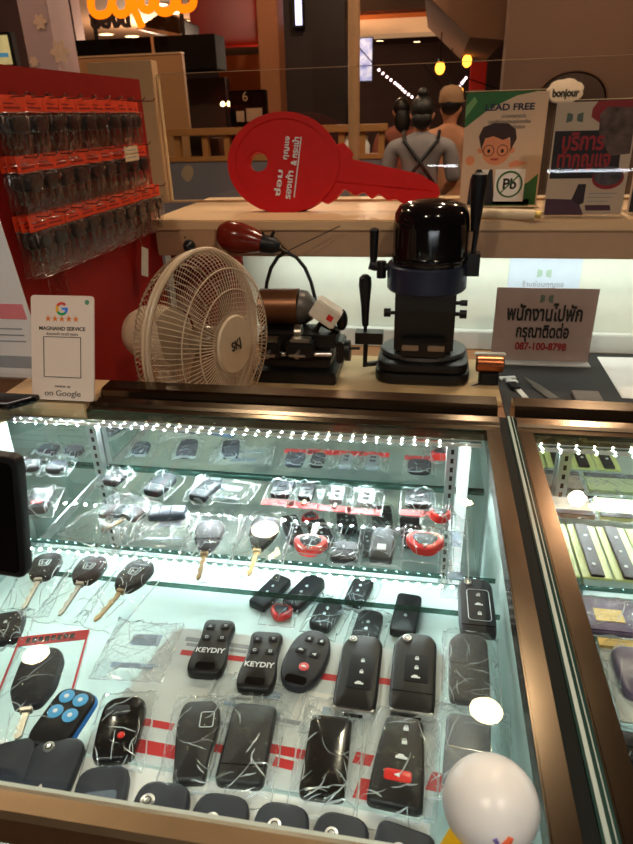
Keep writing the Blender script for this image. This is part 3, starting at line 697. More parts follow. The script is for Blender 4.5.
fob('reflection_block', 'long dark blue block standing in for a reflection on the inner shelf beside the bladed keys', (149, 512), (186, 510), .024, 'rect', [('seam', .3), ('seam', .6)], mat=pm('blue_grey_plastic', (70, 84, 104), .4), cat='bagged key')  # solid block painted in where a dark reflection lies on the shelf
# loose empty bags
def empty_bag(label, quad, mat, seed):
    a, b, c, d = [onz(u, v, SH) for u, v in quad]
    o = (a+b+c+d)/4; ex = (b-a+c-d)/2; ey = (d-a+c-b)/2; ang = math.atan2(ey.y, ey.x)-math.pi/2
    t = thing('plastic_bag', label, 'bag', (o.x, o.y, SH+.0012), ang)
    bag_mesh(-ex.length/2, ex.length/2, -ey.length/2, ey.length/2, .004, None, seed=seed, folds=60).build('bag_film', [mat, FOLD_GLINT], t, ang=80)
    m = MB(); q = ex.length*.3; m.box(-q, q, -ey.length*.28, -ey.length*.2, .0002, .0005); m.box(-q*.6, q*.8, ey.length*.1, ey.length*.3, .0002, .0005); m.build('blue_insert', pm('pale_blue_print', (150, 172, 196), .6, var=.2, scale=90), t, smooth=False)
empty_bag('flat clear bag with pale blue print beside the red bordered key bag', [(92, 676), (160, 690), (182, 632), (122, 618)], FILM2, 90)
empty_bag('crumpled clear bag below the two lettered remotes', [(196, 712), (300, 728), (306, 690), (222, 676)], FILM2, 91)
empty_bag('crumpled clear bag between the folding key and the plain smart key', [(300, 735), (350, 744), (360, 715), (310, 690)], FILM2, 92)
empty_bag('long flat clear bag lying along the mirror', [(180, 500), (250, 506), (262, 484), (200, 480)], FILM2, 93)
empty_bag('clear bag in front of the two headed key', [(128, 545), (190, 552), (196, 518), (150, 512)], FILM2, 94)
empty_bag('clear bag hanging over the glass edge near the side glass', [(440, 600), (470, 602), (466, 520), (444, 516)], FILM2, 95)
# deck below the glass shelves
DK = .705
low = [((256, 606), (284, 578), .028, 'rect', 'black car key leaning farthest along on the lower white deck'), ((290, 606), (318, 578), .032, 'flip', 'large black folding key on the lower white deck'),
       ((318, 628), (334, 600), .034, 'chip', 'black remote in a printed bag on the lower white deck'), ((352, 604), (366, 578), .030, 'chip', 'black remote in film below the stickered key on the lower deck'),
       ((362, 645), (372, 612), .034, 'flip', 'black folding key behind the chrome based one on the lower deck'), ((402, 634), (410, 596), .034, 'rect', 'black car key nearest the side glass on the lower deck')]
for i, (B, T, w_, st, lb) in enumerate(low):
    fob('smart_key', lb, B, T, w_, st, [('icon', 'lock', 0, .6, .12), ('icon', 'lock', 0, .4, .12)], z=DK, bag=(.008, .01, .008, .01) if i in (2, 3, 4) else None, T_=.014)
cover('small red key cover on the lower white deck', (281, 613), .030, z=DK)

# ------------------------------------------------------------------ goods in the right hand case
LIME = pm('lime_card', (206, 220, 150), .5, var=.04); TEALG = pm('dark_green_card', (20, 66, 54), .4)
PURP = pm('purple_grey_film_print', (98, 84, 116), .3, var=.25, scale=60)
def at2(u, v, z): p = onz(u, v, z); return p.x, p.y
def slab(name, label, cat, u0, v0, u1, v1, z, t, mats, bands=(), group=None):
    """a flat pack on a shelf, its near and far edges through the given points"""
    x0, y0 = at2(u0, v0, z+t); x1, y1 = at2(u1, v1, z+t)
    o = thing(name, label, cat, ((x0+x1)/2, (y0+y1)/2, z+.0006), 0, group)
    w, d = abs(x1-x0)/2, abs(y1-y0)/2
    m = MB(); m.box(-w, w, -d, d, 0, t); m.build('pack_body', mats, o, bevel=.0008)
    for (a, b, c, e, mm, nm) in bands:
        m = MB(); m.box(-w+2*w*a, -w+2*w*b, -d+2*d*c, -d+2*d*e, t, t+.0008); m.build(nm, mm, o, smooth=False)
    return o
for i, (xa, lb) in enumerate(((.165, 'nearest the brass divider'), (.199, 'under the mirrored lamp'), (.233, 'third from the brass divider'), (.267, 'farthest from the brass divider'))):
    t = thing('strap_card', 'pale lime card with a black strap, '+lb, 'strap', (xa, .635, SH+.0006), 0, 'lime strap cards')
    m = MB(); m.box(-.016, .016, -.05, .05, 0, .003); m.build('card', LIME, t, bevel=.0006)
    m = MB(); m.box(-.0075, .0075, -.049, .049, .0032, .0065); s = m.build('strap', BLK, t, bevel=.001)
    for k in range(3):
        m = MB(); m.prism(circ(.0022, .001*(k-1), -.03+.027*k, 10), .0065, .0072); m.build('white_stud', WPR, s)
for i, (xa, w_, lb) in enumerate(((.185, .07, 'brown goods nearest the divider'), (.262, .07, 'green goods second from the divider'))):
    t = thing('goods_pack', 'clear pack by the mirror with '+lb, 'bagged goods', (xa, .725, SH+.0006), 0)
    m = MB(); m.box(-w_/2, w_/2, -.022, .022, 0, .006); m.build('insert', pm('brown_insert', (150, 130, 110), .5, var=.3, scale=80) if i == 0 else LIME, t)
    m = MB(); m.box(-w_/2, w_/2, -.022, -.012, .006, .0068); m.build('dark_label', BLK, t)
    put_bag(t, -w_/2-.004, w_/2+.004, -.026, .026, .010, None, FILM2)
for i, (xa, w_, lb) in enumerate(((.195, .075, 'nearest the divider'), (.278, .075, 'by the frame edge'))):
    t = thing('goods_pack', 'purple printed pack in glossy film, '+lb, 'bagged goods', (xa, .541, .846), 0)
    m = MB(); m.box(-w_/2, w_/2, -.026, .026, 0, .008); m.build('insert', PURP, t, bevel=.002)
    m = MB(); m.box(-.008, .02, -.012, .006, .008, .0088); m.build('gold_label', pm('gold_label', (210, 180, 110), .3, .4), t)
    put_bag(t, -w_/2-.004, w_/2+.004, -.028, .028, .012, None, FILM2)
m = MB(); m.box(.15, .84, .512, .570, .836, .8455); tag(m.build('pack_tray', WHT, bevel=.001), 'narrow white tray under the purple printed packs', 'tray')
for i, xa in enumerate((.215, .305)):
    t = thing('cable_box', 'clear lidded box holding a dark purple coil, '+('nearer the divider' if i == 0 else 'farther from the divider'), 'box', (xa, .445, SH+.0006), 0)
    m = MB(); m.box(-.038, .038, -.045, .045, 0, .004); m.build('tray', WHT, t, bevel=.001)
    m = MB(); m.box(-.038, .038, .035, .045, .004, .008); m.build('gold_header', MATS['gold_label'], t)
    m = MB(); m.prism(rrect(.062, .058, .012, 0, .003), .004, .014, bev=.003); m.build('purple_goods', PURP, t)
    m = MB(); m.torus((.008, -.022, .012), .020, .0035, 30, 8); m.build('coil', pm('grey_cable', (70, 70, 82), .4), t)
    put_bag(t, -.039, .039, -.046, .046, .016, (-.03, .03, -.035, .035), FILM2)
for k in range(3):
    m = MB(); xx = .148+.0075*k; m.box(xx, xx+.004, .335, .50, SH+.0006, SH+.012)
    tag(m.build('sliding_track', pm('pale_aqua_plastic', (176, 200, 200), .3)), ORD[k]+' thin pale track bar beside the brass divider counting from it', 'rail')
for i, (xa, ya) in enumerate(((.195, .352), (.258, .352), (.195, .285), (.258, .285))):
    lb = ('far', 'far', 'near', 'near')[i]+' row, '+('nearer the divider' if i % 2 == 0 else 'farther from the divider')
    t = thing('circuit_card', 'dark green card with white lines and cream foot, '+lb, 'card', (xa, ya, SH+.0006), 0, 'dark green cards')
    m = MB(); m.box(-.030, .030, -.032, .032, 0, .004); m.build('card', TEALG, t, bevel=.0006)
    m = MB(); m.box(-.030, .030, -.032, -.018, .004, .0048); m.build('cream_foot', MATS['gold_label'] if i < 2 else CREAM, t, smooth=False)
    m = MB(); m.box(-.030, .030, .012, .014, .004, .0046); m.box(-.012, -.010, -.018, .032, .004, .0046)
    for a, b in ((-.022, .02), (-.018, -.004), (.004, -.002), (.012, .004), (.006, .022)): m.prism(circ(.0016, a, b, 8), .004, .0048)
    m.build('white_lines', WPR, t, smooth=False)
fob('smart_key', 'dark key in film at the foot of the green card case', (628, 760), (622, 730), .03, 'rect', [('seam', .4)], bag=(.01, .01, .01, .01))

# ------------------------------------------------------------------ on the counter
RT = .9645
# review sign
p = onz(62, 402, RT); t = thing('review_sign', 'cream acrylic sign with a coloured letter G and five stars standing on the case corner', 'sign', (p.x, p.y+.004, RT+.001), R_(2))
a = ony(31, 404, p.y); b = ony(92, 404, p.y); SWID = (b.x-a.x); tp_ = onx(61, 297, p.x); LEAN = math.atan2(tp_.y-p.y, tp_.z-RT); SHGT = math.hypot(tp_.y-p.y, tp_.z-RT); t.rotation_euler = (-LEAN, 0, 0); print('lean', math.degrees(LEAN), SHGT, SWID)
CARD = pm('blush_white_acrylic', (232, 214, 202), .35, var=.01)
m = MB(); m.T = Matrix.Rotation(R_(90), 4, 'X'); m.prism(rrect(SWID, SHGT, .006, 0, SHGT/2), -.0015, .0015); m.build('card', CARD, t)
m = MB(); m.box(-SWID*.5, SWID*.5, .002, .012, 0, .012); m.build('foot', CREAM, t, bevel=.002)
RX = (R_(90), 0, 0)
def onface(x, fz): return (x*SWID, -.0017, fz*SHGT)
gc = (0, .875); gr = SHGT*.055
for a0, a1, c in ((45, 150, (219, 68, 55)), (150, 215, (244, 180, 0)), (215, 315, (15, 157, 88)), (315, 365, (66, 133, 244))):
    m = MB(); n = 10
    o = [(gr*1.15*math.cos(R_(a0+(a1-a0)*i/n)), gr*1.15*math.sin(R_(a0+(a1-a0)*i/n))) for i in range(n+1)]
    o += [(gr*.72*math.cos(R_(a1-(a1-a0)*i/n)), gr*.72*math.sin(R_(a1-(a1-a0)*i/n))) for i in range(n+1)]
    m.T = Matrix.Translation(onface(*gc)) @ Matrix.Rotation(R_(90), 4, 'X'); m.add([(x, y, 0) for x, y in o]+[(x, y, .0004) for x, y in o], [tuple(range(len(o)-1, -1, -1)), tuple(range(len(o), 2*len(o)))]+[(i, (i+1) % len(o), (i+1) % len(o)+len(o), i+len(o)) for i in range(len(o))])
    if a1 == 365: m.box(0, gr*1.15, -gr*.2, gr*.2, 0, .0005)
    m.build('coloured_arc', pm('logo_%d' % a0, c, .5, var=.01), t, smooth=False)
text('★★★★★', SHGT*.075, pm('star_orange', (226, 120, 40), .5), t, onface(0, .775), RX, 'star_print', bold=.0)
INK = pm('black_ink', (26, 24, 24), .6)
text('MAGNAND SERVICE', SHGT*.05, INK, t, onface(0, .685), RX, bold=.02, wid=SWID*.74)
text('ซ่อมรองเท้า กระเป๋า กุญแจ', SHGT*.035, INK, t, onface(0, .635), RX, wid=SWID*.5)
m = MB(); q = SWID*.30
for (x0_, x1_, z0_, z1_) in ((-1, 1, 1.97, 2.0), (-1, 1, 0, .03), (-1, -.97, 0, 2), (.97, 1, 0, 2)):
    m.box(x0_*q, x1_*q, -.0021, -.0015, SHGT*.22+z0_*q, SHGT*.22+z1_*q)
m.build('printed_frame', INK, t, smooth=False)
text('review us', SHGT*.042, INK, t, onface(0, .135), RX)
text('on Google', SHGT*.078, INK, t, onface(0, .065), RX, wid=SWID*.58)
m = MB(); m.T = Matrix.Translation(onface(.40, .94)) @ Matrix.Rotation(R_(90), 4, 'X'); m.prism(circ(SWID*.035, n=12, ry=SHGT*.024), 0, .0004); m.build('green_mark', pm('leaf_green_print', (90, 140, 110), .5), t)
# white tent card at the left edge
p = onz(32, 392, RT); y0 = p.y
t = thing('tent_card', 'slanted white printed card with pink band beside the review sign', 'sign', (p.x, y0+.05, RT+.001))
TH = .17; SL = Vector((p.x, 0, 0))
top = ony(0, 280, y0+.012)
m = MB(); dx = (top.x-p.x); hz = top.z-RT
M_ = [(0, 0), (dx, hz), (dx*2.4, hz), (dx*2.4-.10, 0)]
def tri_sheet(mb, f0, f1, xin, y, th):
    z0, z1 = f0*hz, f1*hz; xa, xb = dx*f0-xin, dx*f1-xin
    mb.add([(-.16, y, z0), (xa, y, z0), (xb, y, z1), (-.16, y, z1), (-.16, y+th, z0), (xa, y+th, z0), (xb, y+th, z1), (-.16, y+th, z1)],
           [(0, 1, 2, 3), (7, 6, 5, 4), (0, 4, 5, 1), (1, 5, 6, 2), (2, 6, 7, 3), (3, 7, 4, 0)])
m = MB(); tri_sheet(m, 0, 1.6, 0, 0, .003); m.build('sheet', pm('white_card', (226, 226, 228), .5, var=.01), t, smooth=False)
m = MB(); tri_sheet(m, .58, .72, .006, -.0006, .0006); m.build('pink_band', pm('pink_band', (224, 130, 140), .5), t, smooth=False)
m = MB(); tri_sheet(m, .10, .22, .012, -.0006, .0006); m.build('grey_band', GPR, t, smooth=False)
for f in (.36, .42, .48):
    m = MB(); tri_sheet(m, f, f+.012, .02, -.0006, .0006); m.build('printed_line', GPR, t, smooth=False)
m = MB(); m.box(-.16, -.004, -.02, .02, -.0005, .006); m.build('foot', ACR, t, smooth=False)
# payment tray
p = onz(20, 404, RT); t = thing('coin_tray', 'flat black tray with a white edge line in front of the tent card', 'tray', (p.x, p.y, RT+.0008))
m = MB(); m.prism(rpoly([(-.10, -.024), (-.002, -.024), (.022, .006), (.022, .018), (-.10, .018)], .004), 0, .008, bev=.002); m.build('tray', BLKG, t)
m = MB(); m.tube([(-.10, -.019, .0082), (-.006, -.019, .0082), (.016, .006, .0082)], .0006, 5); m.build('edge_line', WPR, t)
# payment device on a bent arm
YD_ = .285; p1_ = ony(26, 580, YD_); p2_ = ony(27, 468, YD_)
t = thing('payment_device', 'black screened device held on an arm above the glass beside the bladed keys', 'device', (-.365, YD_+.02, .9512))
ox_, oz_ = p1_.x+.365, p1_.z-.9512; th = (p2_.z-p1_.z)*1.0; tw = .115
DM = Matrix.Translation((ox_, -.02, oz_)) @ Matrix.Rotation(R_(5), 4, 'Y') @ Matrix.Rotation(R_(90-8), 4, 'X')
m = MB(); m.T = DM; m.prism(rrect(tw, th, .007, -tw/2, th/2), -.009, 0, bev=.0015); m.build('case', BLK, t)
m = MB(); m.T = DM; m.prism(rrect(tw-.008, th-.008, .005, -tw/2, th/2), -.0002, .0006); m.build('screen', BLKG, t, smooth=False)
m = MB(); m.tube([(0, 0, .004), (0, .0, oz_*.6), (.0, -.004, oz_+th*.3), (.02, -.006, oz_+th*.4)], .006, 12); m.build('arm', BLK, t)
m = MB(); m.lathe([(.040, 0), (.040, .004), (.010, .007)], 28); m.build('foot', BLK, t)
# white egg
EC = onz(490, 806, .951+.024); t = thing('egg_figure', 'white egg shaped figure with orange and blue strokes on a yellow foot on the glass', 'egg figure', (EC.x, EC.y, .951))
t.scale = (.74, .74, .74)
m = MB(); EM = Matrix.Rotation(R_(42), 4, 'X')
m.ell((0, 0, .0355), .0355, .0345, .0405, 40, 26, M=EM); m.build('egg_shell', pm('egg_white_gloss', (246, 251, 255), .3, var=.01), t, ang=60)
m = MB(); m.prism(rpoly([(-.043, -.030), (-.030, -.036), (.030, -.036), (.043, -.030), (.020, .012), (-.020, .012)], .006), .0003, .005, bev=.0015); m.build('yellow_foot', pm('chick_yellow', (240, 200, 20), .4), t)
def on_egg(az, el):
    d = Vector((math.sin(az)*math.cos(el), -math.cos(az)*math.cos(el), math.sin(el)))
    q = EM.to_3x3().inverted() @ d; k = 1/math.sqrt((q.x/.0355)**2+(q.y/.0345)**2+(q.z/.0405)**2)
    return Vector((0, 0, .0355))+d*k
m = MB(); m.tube([on_egg(R_(16), R_(26)), on_egg(R_(12), R_(20)), on_egg(R_(7), R_(13)), on_egg(R_(2), R_(6))], [.0022, .003, .003, .0025], 8); m.build('orange_stroke', pm('beak_orange', (238, 110, 70), .45), t)
m = MB(); m.tube([on_egg(R_(-2), R_(24)), on_egg(R_(2), R_(19))], [.0018, .0014], 8); m.build('blue_stroke', pm('violet_stroke', (120, 110, 190), .45), t)

# ------------------------------------------------------------------ the work bench behind the cases
BZ = .80; SZ0, SZ1 = 1.0414, 1.121
BENCH = pm('bench_brown_laminate', (150, 104, 66), .45, var=.06, scale=8)
t = thing('work_bench', 'brown laminate work bench behind the glass cases under the key machines', 'bench', (0, 1.2, 0))
m = MB(); m.box(-.66, .95, -.28, .325, BZ-.035, BZ); m.build('bench_top', BENCH, t, bevel=.002)
for x in (-.64, .90):
    m = MB(); m.box(x, x+.03, -.26, .32, 0, BZ-.035); m.build('end_panel', pm('cabinet_brown', (110, 80, 56), .5), t)
m = MB(); m.box(-.60, .90, .26, .275, 0, BZ-.035); m.build('back_board', MATS['cabinet_brown'], t)
m = MB(); m.box(-.66, .95, 1.528, 1.56, 0, 1.0413); struct(m, 'wall_bench_back', pm('splash_white', (226, 232, 220), .5, var=.02))
m = MB(); m.box(-.66, .95, 1.505, 1.5275, BZ+.0005, BZ+.046); struct(m, 'baseboard_bench', pm('skirting_white', (214, 218, 214), .5, var=.02), bevel=.002)
# ledge above
t = thing('counter_ledge', 'cream laminate ledge above the bench under the big red key', 'ledge', (0, 1.4, SZ0))
m = MB(); m.box(-.635, .95, 0, .40, .056, SZ1-SZ0); m.build('ledge_top', pm('ledge_cream', (222, 186, 142), .4, var=.03, scale=6), t, bevel=.003)
m = MB(); m.box(-.622, .95, .004, .022, 0, .0555); m.build('fascia', pm('fascia_shaded', (182, 148, 116), .5, var=.03), t, bevel=.002)  # darker copy of the ledge cream, shade put into its colour
m = MB(); m.box(-.635, .95, .16, .395, 0, .0555); m.build('box_back', CREAM, t)
m = MB(); m.box(-.58, .85, .05, .062, -.004, 0); m.build('light_tube', pm('tube_white', (240, 250, 240), .4, emit=2.5), t)
# socket with plug on the fascia
p = ony(198, 241, 1.4); t = thing('wall_socket', 'cream wall socket on the ledge front above the fan', 'socket', (p.x, 1.4035, p.z))
m = MB(); m.box(-.042, .042, -.006, 0, -.024, .024); m.build('plate', pm('socket_plate', (186, 146, 112), .4), t, bevel=.002)
m = MB()
for k in range(3): m.box(-.031, -.028, -.0066, -.0055, -.012+.009*k, -.008+.009*k)
m.build('socket_hole', INK, t, smooth=False)
p = ony(191, 243, 1.395); t = thing('power_plug', 'black round plug pushed in the cream wall socket', 'plug', (p.x, 1.394, p.z-.004))
m = MB(); m.lathe([(.004, 0), (.011, .002), (.0135, .010), (.012, .020), (.006, .026), (.004, .034)], 20, M=Matrix.Rotation(R_(90), 4, 'X')); m.build('plug_body', BLK, t)
m = MB(); m.tube([(0, -.034, 0), (.01, -.04, -.004), (.04, -.035, -.005), (.07, -.02, -.01), (.10, -.012, -.03), (.10, -.012, -.05)], .0025, 8); m.build('cord', BLK, t)
# glass screen on the ledge
t = thing('glass_screen', 'clear glass screen standing on the ledge behind the big red key', 'glass screen', (0, 1.722, SZ1))
gx0 = ony(166, 140, 1.722).x; gtop = ony(316, 68, 1.722).z-SZ1
m = MB(); m.box(gx0, .95, 0, .006, .006, gtop); m.build('pane', GL, t, smooth=False)
m = MB(); m.box(gx0-.006, .95, -.001, .007, 0, .0055); m.build('bottom_channel', CREAM, t)
m = MB(); m.box(gx0-.005, gx0-.0004, -.001, .007, .006, gtop); m.build('side_strip', pm('strip_cream', (236, 206, 160), .4), t)
m = MB(); m.box(gx0, .95, -.0002, .0062, gtop, gtop+.0012); m.build('polished_edge', pm('polished_edge', (196, 170, 140), .2), t)
m = MB(); m.box(-.635, .95, 1.801, 1.84, 0, SZ1-.001); struct(m, 'wall_ledge_back', CREAM)
t0 = MB(); t0.box(ony(139, 140, 1.73).x-.10, gx0-.0065, 1.700, 1.74, SZ1, 1.46); struct(t0, 'trim_4', CREAM, bevel=.002)

# ------------------------------------------------------------------ red pegboard with hanging key packs
PX = -.63
zt = onx(137, 79, PX).z; yb0, yb1 = .868, onx(150, 160, PX).y
m = MB(); m.box(PX-.018, PX, yb0, yb1, BZ+.002, zt); pb = m.build('pegboard', BOARDR, bevel=.0015)
tag(pb, 'tall red pegboard hung with rows of key packs behind the review sign', 'pegboard')
PACKB = []
def proto_pack(kind):
    t = thing('key_pack', 'x', 'bagged key')
    # local: hangs in the YZ plane facing +X, origin at the hook hole
    w = .052
    m = MB(); m.box(0, .0008, -w/2, w/2, -.019, .004); h = m.build('header_card', HEADO, t, smooth=False)
    m = MB(); m.box(.0008, .001, -w*.34, w*.34, -.014, -.011); m.box(.0008, .001, -w*.34, w*.1, -.008, -.006); m.build('header_print', pm('header_red', (150, 28, 14), .5), h, smooth=False)
    m = MB(); m.T = Matrix(((0, 0, 1, 0), (1, 0, 0, 0), (0, 1, 0, -.047), (0, 0, 0, 1)))
    o = outline(kind, .032, .024)
    m.prism(o, .0008, .009, bev=.002); kb = m.build('key_body', BLK, t)
    m = MB(); m.T = Matrix(((0, 0, 1, 0), (1, 0, 0, 0), (0, 1, 0, -.047), (0, 0, 0, 1)))
    q = blade_mesh(.008, .020, .002, .003); m.add(q.v, q.f); m.build('blade', pm('dim_steel', (96, 80, 70), .4, .8), t, smooth=False)
    m = MB(); m.T = Matrix(((0, 0, 1, 0), (1, 0, 0, 0), (0, 1, 0, 0), (0, 0, 0, 1)))
    q = bag_mesh(-w/2, w/2, -.090, -.018, .010, (-.017, .017, -.050, -.022), 10, 14, seed=len(kind)+40, folds=10); m.add(q.v, q.f); m.mi = q.mi; m.build('plastic_bag', [SMOK, FOLD_GLINT_S], t, ang=80)
    return t
PROTO = [proto_pack(k) for k in ('soft', 'shield', 'chip')]
used = [False]*3
HOOK = pm('hook_wire', (120, 60, 50), .4, .5)
rows = [('top', 98, 0), ('middle', 161, 1), ('bottom', 226, 2)]
for rname, v_left, ri in rows:
    zr = onx(0, v_left, PX+.02).z+(.0 if ri else 0)
    ny = 11
    for j in range(ny):
        y = yb1-.062-j*.051
        if y < yb0+.02: break
        depth = 1 if (ri == 0 and j == 0) else 2 if (ri == 0 and j == 1) else 3
        if ri == 1 and j == 0: continue
        t = thing('peg_hook', 'thin wire hook on the %s pegboard row, %s from the far end' % (rname, ORD[j]), 'hook', (PX, y, zr+.002), group='pegboard hooks')
        m = MB(); m.tube([(0, 0, 0), (.05, 0, .0), (.056, 0, .005)], .0012, 6); m.build('wire', HOOK, t)
        m = MB(); m.box(0, .0015, -.008, .008, -.006, .008); m.build('hook_plate', HOOK, t, smooth=False)
        for k in range(depth):
            pi = (ri+j*2+k) % 3
            lb = 'bagged key with orange card, %s pegboard row, %s hook from far end, %s' % (rname, ORD[j], ['against the board', 'second out', 'outermost'][k])
            if not used[pi]: o = PROTO[pi]; used[pi] = True
            else: o = copy_tree(PROTO[pi])
            o.location = (PX+.004+k*.0125, y+random.uniform(-.004, .004), zr); o.rotation_euler = (random.uniform(-.04, .04), 0, random.uniform(-.10, .06))
            tag(o, lb, 'bagged key', 'key packs on the red pegboard')
# small price tags and a hanging label
for k, (u, v) in enumerate(((131, 150), (132, 157))):
    p = onx(u, v, PX+.048); t = thing('price_tag', ('upper' if k == 0 else 'lower')+' white paper tag at the far end of the middle pegboard row', 'tag', (PX+.048, p.y, p.z))
    m = MB(); m.box(-.044, .0, -.003, .003, -.001, .001); m.build('tag_arm', WPAP, t, smooth=False)
    m = MB(); m.box(0, .0008, -.03, .03, -.007, .007); m.build('paper', pm('cream_tag', (226, 200, 160), .6), t, smooth=False)
    m = MB(); m.box(.0008, .001, -.02, .02, -.001, .001); m.build('print_line', GPR, t, smooth=False)
p = onx(149, 262, PX+.03); t = thing('hang_tag', 'white label hanging low on the pegboard beside the fan', 'tag', (PX+.02, p.y, p.z))
m = MB(); m.T = Matrix.Rotation(R_(-20), 4, 'X'); m.box(0, .001, -.016, .016, -.03, .03); m.build('label_card', pm('grey_white_tag', (206, 196, 180), .6), t, smooth=False)
m = MB(); m.tube([(0, 0, .03), (-.01, .012, .05), (-.019, .014, .056)], .0008, 5); m.build('string', HOOK, t)
p = onx(68, 290, PX+.02); t = thing('plastic_bag', 'smoky empty bag hanging under the bottom pegboard row', 'bag', (PX+.004, p.y, p.z+.03))
m = MB(); m.T = Matrix(((0, 0, 1, 0), (1, 0, 0, 0), (0, 1, 0, 0), (0, 0, 0, 1))); q = bag_mesh(-.03, .03, -.08, .0, .004, None, 10, 14, seed=77, folds=16); m.add(q.v, q.f); m.mi = q.mi; m.build('bag_film', [SMOK, FOLD_GLINT_S], t, ang=80)
m = MB(); m.T = Matrix(((0, 0, 1, 0), (1, 0, 0, 0), (0, 1, 0, 0), (0, 0, 0, 1))); m.box(-.012, .012, 0, .03, 0, .001); m.build('hang_strip', SMOK, t, smooth=False)

# ------------------------------------------------------------------ machines on the bench
WB = onz(430, 384, BZ).y
mx0, my0 = onz(256, 392, BZ).x, 1.215
t = thing('base_board', 'pale wooden board under the two key cutting machines', 'board', (0, 0, BZ+.0005))
xl, xr = onz(250, 388, BZ).x, onz(498, 392, BZ).x
yf, yb = 1.17, onz(440, 363, BZ).y
m = MB(); m.box(xl, xr, yf, yb, 0, .012); m.build('board', WOOD, t, bevel=.002)
BT = BZ+.0128
# upright key machine ------------------------------------------------
YC = 1.315
def q(u, v, y=None): return ony(u, v, y or YC)
def rad(u0, u1, v, y=None): return abs(q(u1, v, y).x-q(u0, v, y).x)/2
X0 = q(421.5, 380).x
t = thing('key_machine', 'tall black upright key cutting machine with blue ring and lever handles', 'key machine', (X0, YC, BT))
def Z(v): return q(424, v).z-BT
z_top, z_dome, z_ringt, z_ringb, z_colb, z_base = Z(203), Z(252), Z(262), Z(288), Z(345), 0
rb = rad(376, 467, 360)
m = MB(); zb1 = Z(352)
m.prism(rrect(rb*2.02, rb*1.75, rb*.45), 0, zb1*.55, bev=.006); m.prism(rrect(rb*1.94, rb*1.66, rb*.45), zb1*.55, zb1, bev=.006)
m.build('base', pm('machine_black', (15, 15, 16), .35, .1, bump=.08, bscale=700), t)
m = MB(); m.prism(circ(rb*.93, 0, rb*.05, 36, rb*.78), zb1, zb1+.012, bev=.004); m.build('base_plate', pm('machine_grey', (92, 96, 98), .35, .6), t)
rc = rad(395, 454, 310)
m = MB(); m.box(-rc, rc, -rc*.8, rc*.9, zb1+.012, z_ringb+.004); m.build('column', MATS['machine_black'], t, bevel=.006)
cl = MB(); cl.box(-rc*.75, rc*.75, -rc*1.25, -rc*.8, zb1+.014, zb1+.05); v_ = cl.build('vise', DARK, t, bevel=.003)
m = MB()
for s in (-1, 1): m.box(s*rc*.15, s*rc*.7, -rc*1.32, -rc*1.2, zb1+.03, zb1+.042)
m.build('vise_jaw', STEEL, v_, bevel=.001)
for s, vv in ((-1, 312), (1, 312), (1, 301)):
    m = MB(); zz = Z(vv)
    m.tube([(s*rc*.9, -.01, zz), (s*(rc+.012), -.01, zz)], .004, 10); m.tube([(s*(rc+.010), -.01, zz), (s*(rc+.024), -.01, zz)], .009 if vv == 312 else .006, 16); m.build('clamp_knob', BLK, t)
rr = rad(386, 466, 275)
m = MB(); m.lathe([(rr*.96, z_ringb), (rr, z_ringb+.004), (rr, z_ringt-.003), (rr*.97, z_ringt)], 48); m.build('blue_ring', pm('navy_blue_enamel', (26, 36, 60), .35), t)
rd = rad(391, 468, 240)
pr = [(rd*.98, z_ringt), (rd*1.0, z_ringt+.006), (rd*.985, z_dome), (rd*.985, Z(225)), (rd*.95, Z(213)), (rd*.84, Z(205)), (rd*.62, Z(201)), (rd*.3, Z(199)), (.0001, Z(198.5))]
m = MB(); m.lathe(pr, 48, c=(.004, 0, 0)); m.build('motor_cover', pm('gloss_black_cover', (16, 14, 15), .1, var=.1), t, ang=60)
m = MB(); m.lathe([(rd*1.005, z_dome-.012), (rd*1.02, z_dome-.010), (rd*1.02, z_dome-.004), (rd*1.005, z_dome-.002)], 48, c=(.004, 0, 0)); m.build('cover_band', BLKG, t)
# crank on the left
def lp(u, v, y=YC): p = q(u-2.5, v, y); return Vector((p.x-X0, p.y-YC, p.z-BT))
cr = bpy.data.objects.new('feed_crank', None)
m = MB(); m.tube([lp(390, 267), lp(376, 267)], .008, 12); m.tube([lp(384, 267)+Vector((0, 0, .012)), lp(384, 267)-Vector((0, 0, .022))], .010, 12)
m.tube([lp(379, 266), lp(372, 264)], .011, 14); ck = m.build('feed_crank', BLK, t)
m = MB(); a, b = lp(376, 263), lp(377, 228); m.tube([a, a.lerp(b, .2), a.lerp(b, .6), a.lerp(b, .95), b], [.007, .008, .009, .0095, .006], 14); m.build('crank_grip', BLK, ck)
# lower left lever with cone grip
lv = MB(); lv.box(lp(359, 336).x, lp(386, 336).x, -.03, .0, lp(370, 340).z, lp(370, 329).z); lv.tube([lp(369, 336)-Vector((0, .015, 0)), lp(368, 364)-Vector((0, .015, 0))], .005, 10)
lv.tube([lp(368, 362)-Vector((0, .015, 0)), lp(382, 362)-Vector((0, .005, 0))], .006, 8)
l = lv.build('lever_arm', MATS['machine_black'], t, bevel=0)
m = MB(); a, b = lp(368.5, 330)-Vector((0, .015, 0)), lp(368.5, 273)-Vector((0, .015, 0))
m.tube([a, a.lerp(b, .10), a.lerp(b, .12), a.lerp(b, .5), a.lerp(b, .82), a.lerp(b, .95), b], [.004, .004, .007, .0095, .0135, .0125, .006], 18); m.build('lever_grip', BLK, l)
